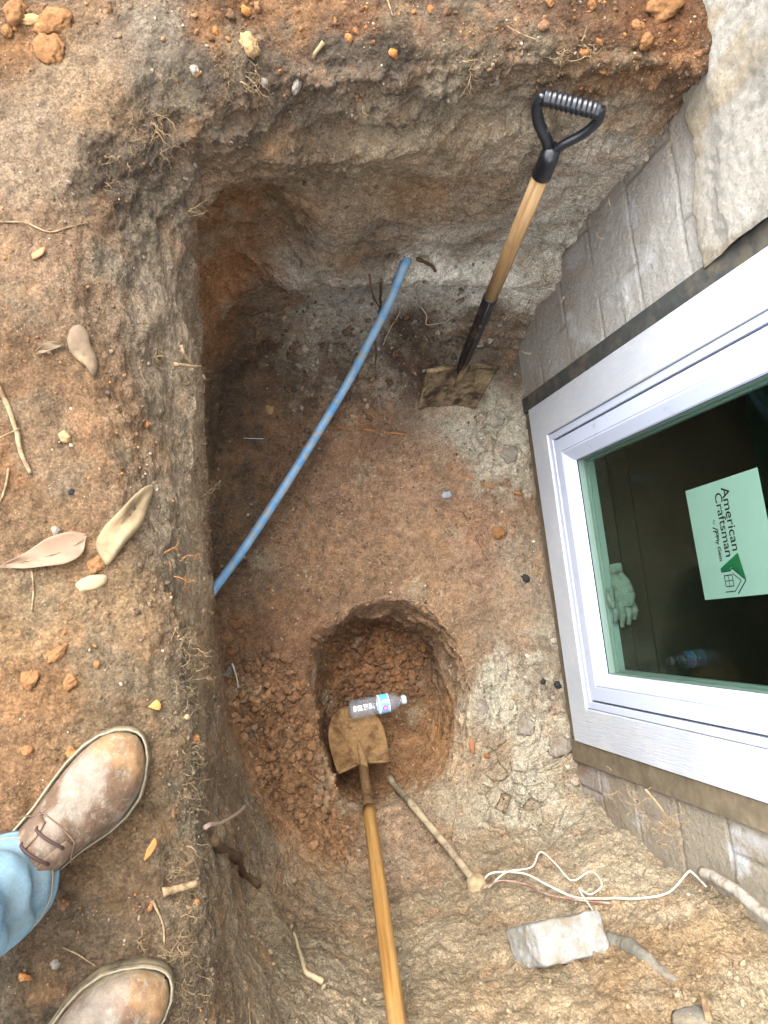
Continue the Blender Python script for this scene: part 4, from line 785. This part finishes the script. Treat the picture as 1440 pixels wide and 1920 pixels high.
stick('root', [(430, 1245, .01), (442, 1270, .01), (446, 1290, .008)], .0030, .0024, RTW, 'small whitish stick beside the torn scrap left of the hole', 'stick')
stick('root', [(1210, 1480, .0), (1235, 1510), (1255, 1540)], .0018, .0012, RT, 'dry root leaning below the lower window corner')
mb = MB(); P0 = hp(456, 822, .004); P1 = hp(494, 823, .004); mb.tube([P0, P1], .0011, 6); tag(mb.build('sliver', plain('white_sliver', (236, 240, 244), .4)), 'tiny straight white sliver on the dark pit floor left of the pipe', 'splinter')
# a mat of root hairs where the soil meets wall and rim: nobody could count them
mb = MB(); rr = random.Random(77); HR = []
line = [(385, 480), (388, 620), (380, 700), (372, 800), (372, 900), (365, 1000), (355, 1120), (352, 1220), (350, 1320), (350, 1420), (350, 1500), (348, 1580), (345, 1680), (345, 1780), (345, 1880), (340, 1300), (335, 1640), (250, 250), (330, 190), (420, 150), (200, 330), (880, 140), (1060, 110), (1180, 200), (1240, 250), (1150, 330), (1090, 400), (1040, 480), (1000, 560), (980, 620), (930, 610), (740, 490), (700, 470), (780, 440), (1260, 1560), (1200, 1520), (1130, 1500), (1340, 1860), (1400, 1800), (1290, 1800)]
for x, y in line:
    for i in range(30):
        c, n = hit(x+rr.gauss(0, 14), y+rr.gauss(0, 26), -.001); grow(mb, c, (n+Vector((rr.gauss(0, .8), rr.gauss(0, .8), rr.gauss(0, .5)))).normalized(), rr.uniform(.006, .035), rr.uniform(.00035, .0007), 1, rr, n, .05)
tag(mb.build('root_hairs', RT), 'fine pale root hairs fringing the rim and corners of the pit', 'root hairs', None, 'stuff')
# ------------------------------------------------------------------ single clods, stones, leaves
def stonecol(mb_, name, mat, label, cat): return tag(mb_.build(name, mat), label, cat)
CLO = plain('orange_clod', (166, 120, 80), .95, .1, 110, .4, .006, (140, 100, 64), 40, (.45, .65), k=.36); CLT = plain('tan_clod', (196, 162, 116), .95, .1, 90, .25, .004, (160, 128, 90), 40, (.5, .7), k=.36)
CLG = plain('grey_clay_lump', (164, 154, 140), .95, .1, 90, .35, .005, (136, 116, 96), 30, (.45, .65), k=.36); CHR = plain('charcoal', (34, 32, 32), .8, .3, 90, .5, .003); CLB = plain('brown_clod', (128, 92, 64), .95, .1, 90, .3, .004, (100, 74, 54), 40, (.45, .65))
def clod(x, y, r, mat, label, cat='clod', sq=(1, .85, .7), seed=1, amp=.5, name=None, rz=0, n=1, off=.2, fr=1.6):
    r *= .84; c, nn = hit(x, y, r*(off-.12)); o = MB(); blob(o, (0, 0, 0), r, seed, sq, Euler((0, 0, rz)), 4, amp, fr); ob = o.build(name or 'clod', mat)
    ob.rotation_mode = 'QUATERNION'; ob.rotation_quaternion = nn.to_track_quat('Z', 'Y').slerp(Vector((0, 0, 1)).to_track_quat('Z', 'Y'), .3); ob.location = c; return tag(ob, label, cat)
clod(468, 85, .022, CLT, 'rounded tan clod perched at the top rim', seed=3)
clod(62, 38, .020, CLT, 'flat yellowish chip among orange crumbs in the top left corner', 'chip', (.5, 1.2, .35), 5, .3, 'chip', .2)
clod(100, 45, .030, CLO, 'broad orange clod in the top left corner', seed=8, sq=(1.3, .8, .5)); clod(30, 22, .024, CLO, 'orange clod at the extreme top left', seed=9)
clod(92, 92, .030, CLO, 'flattened orange patch of clay below the top left clods', seed=10, sq=(1.1, .9, .35)); clod(15, 60, .012, CLO, 'small orange clod on the left picture edge near the top', seed=19)
clod(1245, 12, .036, CLO, 'biggest orange clod beside the parging at the top', seed=12, sq=(1.4, .9, .6)); clod(1212, 78, .018, CLO, 'knobbly orange clod below the biggest one', seed=13); clod(1195, 48, .015, CLO, 'small orange clod left of the biggest one', seed=14)
clod(1030, 5, .010, CLO, 'small orange clod at the top edge above the shovel', seed=15)
clod(365, 131, .010, CLG, 'small pale grey stone at the upper left rim', 'stone', seed=16, name='stone'); clod(555, 160, .016, CLG, 'flaky grey lump under the top rim', 'clod', seed=17, sq=(1.2, .6, .5))
clod(495, 155, .009, CLG, 'grey lump beside the tangled top root tuft', 'clod', seed=18)
clod(787, 432, .009, CLG, 'small pale stone in the back wall above the pipe', 'stone', seed=20, name='stone'); clod(930, 152, .011, CLG, 'round grey stone stuck in the back wall left of the grip', 'stone', seed=21, name='stone')
clod(183, 1056, .0165, CLO, 'orange clod lying at the foot of the flat stone', seed=22, sq=(1.15, .8, .6)); clod(58, 1273, .016, CLO, 'orange clod on the left ground above the upper boot', seed=23); clod(132, 1278, .013, CLO, 'orange clod right of its neighbour above the upper boot', seed=24)
clod(108, 1225, .013, CLO, 'crumbly orange clod highest of three above the upper boot', seed=25, sq=(1.4, .8, .6)); clod(53, 1408, .010, CLO, 'small round orange clod beside the upper boot', seed=26)
clod(182, 1245, .007, CLO, 'tiny orange clod right of the crumbly ones', seed=27); clod(122, 820, .011, CLT, 'pale tan stone on the left ground', 'stone', seed=28, name='stone'); clod(105, 996, .008, CLG, 'light grey pebble above the dry leaf', 'pebble', seed=29, name='pebble')
clod(133, 922, .006, CHR, 'small black pebble on the left ground', 'pebble', seed=30, name='pebble'); clod(104, 1808, .008, CLG, 'light pebble between the boots', 'pebble', seed=31, name='pebble')
clod(935, 1000, .028, CLO, 'orange clod on the pit floor near the window', seed=32, sq=(.9, 1, .45)); clod(440, 1170, .022, CLB, 'brown clod near the left wall below the pipe end', seed=33, sq=(1, .8, .5))
clod(434, 1222, .018, CLB, 'smaller brown clod by the left wall next to the torn scrap', seed=34); clod(630, 665, .0, CLB, 'x', seed=1) if False else None
clod(838, 928, .022, plain('blue_grey_shard', (150, 158, 166), .7, .3, 40, .15, .001), 'flat blue grey shard on the middle of the pit floor', 'shard', (.6, 1, .2), 36, .4, 'shard', .3)
clod(985, 1084, .018, CHR, 'lump of black charcoal on the pit floor beside the window', 'charcoal', seed=37, name='charcoal'); clod(1018, 1278, .012, CHR, 'left one of two black tar crumbs by the lower window edge', 'charcoal', seed=38, name='charcoal'); clod(1046, 1284, .014, CHR, 'right one of two black tar crumbs by the lower window edge', 'charcoal', seed=39, name='charcoal')
clod(660, 780, .010, CLT, 'pale yellowish chip on the floor right of the pipe', 'chip', (.8, 1.1, .4), 40, .4, 'chip'); clod(828, 1112, .014, CLT, 'scattered yellow flake above the right lip of the hole', 'chip', (.5, 1.2, .25), 41, .6, 'chip')
clod(505, 768, .016, CLT, 'pale crumbly flake left of the pipe', 'chip', (1, .9, .3), 42, .6, 'chip'); clod(468, 1414, .013, CLT, 'yellowish crumb on the clod pile', 'chip', (1.3, .6, .4), 43, .6, 'chip')
clod(1050, 1400, .045, CLG, 'large cracked slab of grey clay below the window corner', 'clay slab', (1, .9, .25), 44, .5, 'clay_slab', .4); clod(985, 1365, .034, CLG, 'middle slab of grey clay right of the hole', 'clay slab', (1, 1, .22), 45, .5, 'clay_slab', .9); clod(905, 1328, .032, CLG, 'slab of grey clay on the right lip of the hole', 'clay slab', (1, .8, .22), 46, .5, 'clay_slab', 0)
clod(955, 850, .034, CLG, 'grey clay slab below the shovel blade near the window', 'clay slab', (1, 1.1, .25), 47, .5, 'clay_slab'); clod(935, 790, .026, CLG, 'smaller grey clay slab touching the shovel blade corner', 'clay slab', (1, .8, .3), 48, .5, 'clay_slab')
clod(885, 1400, .022, plain('rust_brick_bit', (160, 112, 80), .9, .1, 60, .2, .001), 'narrow reddish brick sliver right of the hole', 'brick chip', (1.4, .5, .4), 49, .3, 'brick_chip', -.4); clod(912, 1416, .015, CLO, 'orange clod at the end of the brick sliver', seed=50)
clod(830, 635, .018, CLG, 'cluster of grey crumbs left of the shovel socket', 'clod', (.8, 1.2, .6), 51, .8); clod(560, 1530, .014, CLO, 'round orange clod at the bottom of the pile', seed=52); clod(585, 1548, .012, CLO, 'second round orange clod beside the bottom one', seed=53)
clod(610, 1520, .014, CLG, 'greyish flat stick of clay on the pile near the handle', 'clod', (1.8, .5, .35), 54, .3, None, .1); clod(655, 1240, .024, CLB, 'large flat brown clod at the top of the hole floor', seed=55, sq=(1.1, .8, .4)); clod(790, 1300, .017, CLB, 'upright brown clod right of the bottle cap', seed=56); clod(688, 1285, .014, CLO, 'small orange brown clod above the bottle', seed=57)
FSM = plain('flat_yellow_stone', (170, 146, 112), .85, .2, 30, .15, .002, (140, 118, 86), 14, (.5, .66), c2=(186, 168, 132), k=.36)
def slab(name, outline, mat, label, cat, th=.008, lift=.004, dome=.3, seed=3, curl=0):
    P = [hp(x, y, lift) for x, y in outline]; c = sum(P, Vector())/len(P); n = Vector((0, 0, 1)); cc2 = catmull(P+[P[0]], 5)[:-1]; m = len(cc2); mb = MB(); R_ = []
    for k, (sc, hgt) in enumerate(((.96, -th*.6), (1.0, -th*.1), (1.0, th*.25), (.93, th*.7), (.7, th*(.8+dome)), (.4, th*(.85+dome)), (.12, th*(.9+dome)))):
        q = np.array([(c+(Vector(p)-c)*sc)[:] for p in cc2]); q[:, 2] += hgt+curl*np.abs(np.linspace(-1, 1, m))**2; q += fbm(q, 40, 3, seed)[:, None]*th*.25*np.array([.6, .6, 1]); R_.append(q)
    mb.rings(R_, True, True, True); return tag(mb.build(name, mat), label, cat)
slab('flat_stone', [(190, 1045), (183, 1020), (196, 990), (228, 955), (262, 918), (284, 914), (276, 950), (262, 985), (235, 1020), (205, 1060)], FSM, 'long flat yellowish stone leaning at the left rim by the dry leaf', 'stone', .016)
slab('flat_stone', [(150, 1110), (142, 1095), (165, 1080), (198, 1078), (200, 1092), (180, 1105)], FSM, 'small buried yellowish stone below the long flat one', 'stone', .006, 0)
LEAF = plain('dry_leaf', (176, 142, 116), .7, .25, 40, .15, .0006, (186, 154, 124), 18, (.5, .7), k=.30)
def leaf(outline, spine, mat, label, lift=.006, name='dry_leaf'):
    """two halves of a blade either side of a midrib, slightly cupped"""
    sp = catmull([hp(x, y, lift) for x, y in spine], 6); up_ = catmull([hp(x, y, lift) for x, y in outline[0]], 6); lo = catmull([hp(x, y, lift) for x, y in outline[1]], 6); m = min(len(sp), len(up_), len(lo)); R_ = []
    for j in range(m):
        a = np.asarray(lo[j*(len(lo)-1)//(m-1)], float); s_ = np.asarray(sp[j*(len(sp)-1)//(m-1)], float); b_ = np.asarray(up_[j*(len(up_)-1)//(m-1)], float); r = []
        for t in np.linspace(-1, 1, 13): q = s_*(1-abs(t))+(b_ if t > 0 else a)*abs(t)+np.array([0, 0, .004*abs(t)**1.5+.0015*math.sin(j*.9+t*5)]); r.append(q)
        R_.append(r)
    mb = MB(); mb.rings(R_, False); lf = mb.build(name, mat); so_ = lf.modifiers.new('t', 'SOLIDIFY'); so_.thickness = .0007
    mb = MB(); mb.tube([Vector(q)+Vector((0, 0, .0006)) for q in sp], .0008, 6); rb = mb.build('midrib', RT); rb.parent = lf; return tag(lf, label, 'leaf')
leaf([[(3, 1062), (45, 1040), (90, 1010), (125, 1000), (150, 1000), (165, 1004)], [(3, 1066), (50, 1068), (95, 1062), (130, 1055), (155, 1038), (163, 1012)]], [(2, 1064), (50, 1054), (100, 1040), (140, 1022), (166, 1003)], LEAF, 'long pointed dry brown leaf on the ground at the left')
leaf([[(68, 662), (90, 645), (115, 645)], [(70, 666), (95, 662), (118, 652)]], [(66, 664), (92, 655), (122, 648)], plain('olive_leaf', (120, 100, 76), .8), 'small curled brown leaf beside the bark piece')
slab('bark_piece', [(126, 640), (134, 618), (150, 612), (166, 630), (170, 652), (180, 668), (183, 690), (174, 706), (158, 688), (150, 680), (136, 668), (128, 655)], plain('grey_bark', (120, 102, 84), .9, .1, 50, .3, .002, (176, 150, 112), 20, (.5, .7)), 'grey tan bark flake with a pointed end on the left ground', 'bark', .008)
slab('dry_leaf', [(60, 478), (85, 465), (82, 480), (64, 488)], plain('orange_leaf', (176, 116, 76), .7), 'small orange brown leaf scrap on the left ground near the long thin root', 'leaf', .002)
leaf([[(418, 1262), (428, 1250), (438, 1248)], [(420, 1268), (432, 1264), (440, 1256)]], [(416, 1265), (428, 1258), (442, 1250)], plain('torn_scrap', (150, 152, 148), .6), 'torn grey scrap against the left wall beside the hole', .012, 'scrap')
slab('debris', [(1262, 1925), (1268, 1902), (1290, 1892), (1306, 1888), (1322, 1905), (1330, 1925)], HS, 'torn blue grey scrap at the bottom right edge', 'scrap', .02, .004, .5)
stick('stick', [(1300, 1885, .03), (1312, 1900, .025), (1330, 1925, .02)], .006, .008, RT, 'pale stub of wood beside the torn scrap at the bottom right', 'stick', n=10)
slab('dry_leaf', [(276, 1325), (292, 1312), (300, 1322), (296, 1332)], plain('amber_leaf', (190, 138, 74), .6), 'amber leaf scrap right of the upper boot toe', 'leaf', .0015); slab('dry_leaf', [(276, 1590), (288, 1572), (292, 1582), (282, 1600), (270, 1612)], plain('amber_leaf_b', (176, 118, 58), .6), 'amber leaf scrap between the boots near the rim', 'leaf', .0015)
mb = MB(); c_, n_ = hit(733, 1455, .004)
for a in range(7):
    d = Vector((math.cos(a*.9)*.6, math.sin(a*.9)*.6, .6)).normalized(); mb.tube([c_, c_+d*.012, c_+d*.022+Vector((0, 0, -.003))], [.0009, .0022, .0004], 5, True, .4)
tag(mb.build('weed_sprig', plain('green_leaf', (54, 84, 44), .6)), 'tiny dark green sprig by the lower end of the conduit', 'plant')
# ------------------------------------------------------------------ person: two boots and jeans at the rim of the pit
LEA = NB('worn_leather'); at_ = LEA.n('Attribute'); at_.attribute_name = 'Col'; n_ = LEA.noise(45, 7, .7); n2_ = LEA.noise(14, 5, .6); n3_ = LEA.noise(420, 3, .6)
cl = LEA.mix(1.0, at_.outputs['Color'], LEA.ramp(n_, [(.3, .6), (.7, 1.35)]), 'MULTIPLY'); cl = LEA.mix(LEA.ramp(LEA.noise(75, 8, .85), [(.52, 0.), (.66, .55)]), cl, sr3((204, 190, 176)))
cl = LEA.mix(LEA.ramp(n2_, [(.55, 0.), (.7, .4)]), cl, sr3((150, 96, 68))); M['leather'] = LEA.done(cl, .8, LEA.bump(n3_, .0006, .8, LEA.bump(n_, .003, .7, LEA.bump(n2_, .010, .8))), .2)
WELT = plain('welt_rubber', (150, 134, 106), .85, .2, 120, .35, .0015, (92, 80, 62), 30, (.46, .6), k=.38); LACE = plain('brown_lace', (70, 48, 44), .7, .2, 300, .3, .0005); FLAP = plain('boot_flap', (104, 84, 68), .7, .2, 70, .25, .001, (150, 130, 108), 30, (.5, .7))
YK = [0, .015, .05, .10, .15, .19, .22, .25, .275, .292, .302, .306]; HWK = [.012, .028, .037, .038, .043, .052, .0555, .053, .043, .029, .014, .002]; HTK = [.06, .10, .13, .13, .112, .088, .077, .069, .060, .050, .040, .028]; CXK = [0, 0, 0, 0, .002, .004, .004, .002, -.002, -.004, -.005, -.005]
def boot(person, T, ang, flip):
    root = bpy.data.objects.new('boot', None); COL.objects.link(root); root.parent = person
    root.location = Vector((T[0]-.306*math.cos(ang), T[1]-.306*math.sin(ang), T[2]))-person.location; root.rotation_euler = (0, 0, ang-math.pi/2)
    ys = np.r_[np.linspace(0, .28, 56), np.linspace(.283, .306, 14)]; hw_ = np.interp(ys, YK, HWK); ht = np.interp(ys, YK, HTK); cx = np.interp(ys, YK, CXK)*flip
    ker = np.hanning(9)[1:-1]; ker /= ker.sum(); hs_ = np.convolve(np.pad(ht, 3, 'edge'), ker, 'valid'); hw_[5:-8] = np.convolve(np.pad(hw_, 3, 'edge'), ker, 'valid')[5:-8]
    R_ = []; an_ = np.linspace(0, math.pi, 41)
    for y, a, h_, c0_ in zip(ys, hw_*.93, hs_, cx):
        ca, sa = np.cos(an_), np.sin(an_); x = np.sign(ca)*np.abs(ca)**.8*a+c0_; z = .020+np.abs(sa)**.72*(h_-.020)
        crease = .0028*math.exp(-((y-.205)/.006)**2)+.0022*math.exp(-((y-.19)/.005)**2); z = z-1.5*crease*sa*(1+.5*np.cos(an_*2)); R_.append(np.stack([x, np.full_like(x, y-.004*0), z], 1))
    Pq = np.array(R_); Pf = Pq.reshape(-1, 3); Pf = Pf+fbm(Pf+flip, 25, 4, 940)[:, None]*np.array([.2, .1, 1])*.0035*sstep(.02, .04, Pf[:, 2])[:, None]
    ix = np.arange(len(Pf)).reshape(Pq.shape[:2]); q_ = np.stack([ix[:-1, :-1], ix[:-1, 1:], ix[1:, 1:], ix[1:, :-1]], -1).reshape(-1, 4)
    base = np.tile(sr3((118, 88, 68)), (len(Pf), 1)); m = sstep(.235, .285, Pf[:, 1]+.02*fbm(Pf, 30, 3, 941))[:, None]; base = base*(1-m)+m*sr3((172, 128, 92))
    m = sstep(.05, .35, fbm(Pf+flip*2, 18, 5, 942)+.25*np.exp(-((Pf[:, 1]-.235)/.04)**2))[:, None]*.6; base = base*(1-m)+m*sr3((186, 166, 152)); m = sstep(.045, .028, Pf[:, 2])[:, None]*.6; base = base*(1-m)+m*sr3((170, 144, 108))
    up_o = link('upper', mesh_np('upper', Pf, q_, base), M['leather']); up_o.parent = root
    so_ = []; hwS = np.interp(ys, YK, HWK)*1.0+.003; yy = ys*1.0; yy = np.where(ys > .28, ys+(ys-.28)/.026*.006, ys); yy[0] -= .004
    L_ = [(-a+c, y) for a, y, c in zip(hwS, yy, cx)]; R2 = [(a+c, y) for a, y, c in zip(hwS[::-1], yy[::-1], cx[::-1])]; out = np.array(L_+R2); cen = out.mean(0)
    mb = MB(); mb.rings([[(cen[0]+(x-cen[0])*s_, cen[1]+(y-cen[1])*s2_, z) for x, y in out] for s_, s2_, z in ((.9, .97, -.006), (.985, .992, -.003), (1.0, 1.0, .0), (1.0, 1.0, .012), (.985, .996, .014), (.985, .996, .0165), (1.0, 1.0, .018), (1.0, 1.0, .0225), (.985, .994, .0245), (.90, .97, .0245))], True, True, False)
    s__ = mb.build('sole', WELT); s__.parent = root
    mb = MB(); P_ = []                                 # stitched ridge round the welt
    for x, y in out[4:-4]: P_.append(Vector((cen[0]+(x-cen[0])*.955, cen[1]+(y-cen[1])*.983, .0252)))
    mb.tube(P_, [.0013+.0005*(i % 2) for i in range(len(P_))], 6); w__ = mb.build('welt_stitching', plain('welt_thread', (150, 138, 116), .8)); w__.parent = root
    def surf(x, y): 
        a = np.interp(y, ys, hw_)*.93; h_ = np.interp(y, ys, hs_); c0_ = np.interp(y, ys, cx); u = min(.98, abs((x-c0_)/a)); ca = u**(1/.8); sa = math.sqrt(max(0, 1-ca*ca)); return .020+sa**.72*(h_-.020)
    for sx in (-1, 1):                                  # eyelet flaps and the lace between them
        Rg = []
        for j in range(15):
            y = .085+.006*j; r = []
            for i in range(11): x = sx*(.013+.0022*i+(.004 if j > 11 and i < 2 else 0)); x_ = x; lim_ = 1 if j < 12 else 1-(j-11)*.12; xx = sx*(.013+.0022*i*lim_+(1-lim_)*.012); r.append((xx, y, surf(xx, y)+.0018))
            Rg.append(r)
        mb = MB(); mb.rings(Rg, False); fl = mb.build('eyelet_flap', FLAP); m_ = fl.modifiers.new('t', 'SOLIDIFY'); m_.thickness = .0028; m_.offset = 0; fl.parent = root
    seam = [(x, .176-.010*(abs(x)/.05)**2-.028*max(0, (abs(x)-.03)/.02), 0) for x in np.linspace(-.050, .050, 25)]
    mb = MB(); mb.tube([(x, y, surf(x*.92, y)+.0004) for x, y, _ in [(q[0]*.92, q[1], 0) for q in seam]], .0011, 6); sm_ = mb.build('vamp_seam', FLAP); sm_.parent = root
    for y in (.160, .138, .118):
        pts = [(x, y+.003*math.sin(x*60), surf(x, y)+.0052+.002*(1-abs(x)/.02)) for x in np.linspace(-.020, .020, 9)]; pts = [(-.021, y, surf(-.021, y)+.0005)]+pts+[(.021, y, surf(.021, y)+.0005)]
        mb = MB(); mb.tube(pts, .0021, 8); lc = mb.build('lace', LACE); lc.parent = root
    return root
pers = empty('person', (-.3, -.42, .0)); tag(pers, 'person in light blue jeans and dusty brown leather boots standing at the pit rim', 'person')
ga = max(hp(180, 1450).z, hp(230, 1560).z)-.002; gb = hp(250, 1750).z
T1 = (-.120, -.148, ga+.004); AN1, AN2 = math.radians(41), math.radians(33); T2 = (-.113, -.462, gb+.006)
boot(pers, T1, AN1, 1); boot(pers, T2, AN2, -1)
DEN = NB('washed_denim'); n_ = DEN.noise(9, 6, .6); tw = DEN.n('TexWave'); tw.inputs['Scale'].default_value = 420; tw.inputs['Distortion'].default_value = 2; tw.inputs['Detail'].default_value = 2; DEN.L(DEN.scl((1, 1, .6)), tw.inputs['Vector'])
cd_ = DEN.ramp(n_, [(.28, sr5((86, 124, 156))), (.5, sr5((130, 164, 186))), (.72, sr5((176, 196, 204)))]); cd_ = DEN.mix(DEN.ramp(DEN.noise(300, 3, .7), [(.35, .0), (.7, .5)]), cd_, sr5((190, 204, 208)))
cd_ = DEN.mix(DEN.ramp(DEN.noise(12, 7, .75), [(.48, 0.), (.68, .5)]), cd_, sr5((156, 142, 118))); M['denim'] = DEN.done(cd_, .9, DEN.bump(tw.outputs[0], .0006, .5, DEN.bump(n_, .004, .4)), .1)
def leg(mb, T, ang, hip):
    d = Vector((math.cos(ang), math.sin(ang), 0)); sdv = Vector((-d.y, d.x, 0)); A = Vector((T[0], T[1], 0))-d*.306+d*.066; R_ = []; n = 72
    for z in np.r_[np.linspace(.078, .30, 56), np.linspace(.32, .90, 24)]:
        t = (z-.078)/(.9-.078); c = A.lerp(Vector((hip[0], hip[1], 0)), t**1.2); a = np.interp(z, [.078, .10, .3, .5, .9], [.086, .082, .076, .082, .105]); b_ = np.interp(z, [.078, .10, .3, .5, .9], [.064, .062, .064, .074, .10]); r = []
        for i in range(n):
            th_ = 2*math.pi*i/n; q = c+d*a*math.cos(th_)+sdv*b_*math.sin(th_)+Vector((0, 0, z+.010*math.cos(th_)*(z < .5)*max(0, 1-(z-.078)/.15))); r.append(q[:])
        R_.append(np.array(r))
    Q_ = np.array(R_); c_ = Q_.mean(1, keepdims=True); rad = Q_-c_; fl_ = Q_.reshape(-1, 3); amp = np.clip(1-(fl_[:, 2]-.1)/.35, .15, 1)
    ph = fbm(fl_*np.array([1, 1, .4]), 9, 3, 960)*7; fold = np.sin(fl_[:, 2]*95+ph)*.0055*amp*sstep(.095, .13, fl_[:, 2])+fbm(fl_, 16, 3, 961)*.006
    hem = (np.exp(-((fl_[:, 2]-.094)/.006)**2)*-.0012); rr_ = rad.reshape(-1, 3); rr_ = rr_/np.linalg.norm(rr_, axis=1, keepdims=True); fl_ = fl_+rr_*(fold+hem)[:, None]; Q_ = fl_.reshape(Q_.shape)
    inner = [Q_[0]+(c_[0]-Q_[0])*.04+np.array([0, 0, .002]), Q_[2]+(c_[2]-Q_[2])*.05+np.array([0, 0, .004]), Q_[8]+(c_[8]-Q_[8])*.06]; mb.rings([inner[2], inner[1], inner[0]]+list(Q_))
    return Q_[-1], Q_
mb = MB(); h1, Qa = leg(mb, T1, AN1, (-.64, -.38)); h2, Qb = leg(mb, T2, AN2, (-.64, -.62))
cpel = Vector((-.64, -.50, 0)); R_ = []
for z, a, b_ in ((.80, .06, .08), (.84, .10, .16), (.90, .13, .20), (.98, .13, .19), (1.02, .125, .18)):
    R_.append([(cpel.x+a*math.cos(t), cpel.y+b_*math.sin(t), z) for t in np.linspace(0, 2*math.pi, 49)[:-1]])
mb.rings(R_, True, True, True); jn = mb.build('jeans', M['denim'], pers)
for Q_ in (Qa, Qb):
    mb = MB(); ring_ = [Vector(p)+(Vector(p)-Vector(Q_[5].mean(0))).normalized()*.0006 for p in Q_[5]]; mb.tube(ring_+[ring_[0]], .0007, 5, False)
    mb.build('hem_stitching', plain('hem_thread', (176, 148, 112), .8), jn)
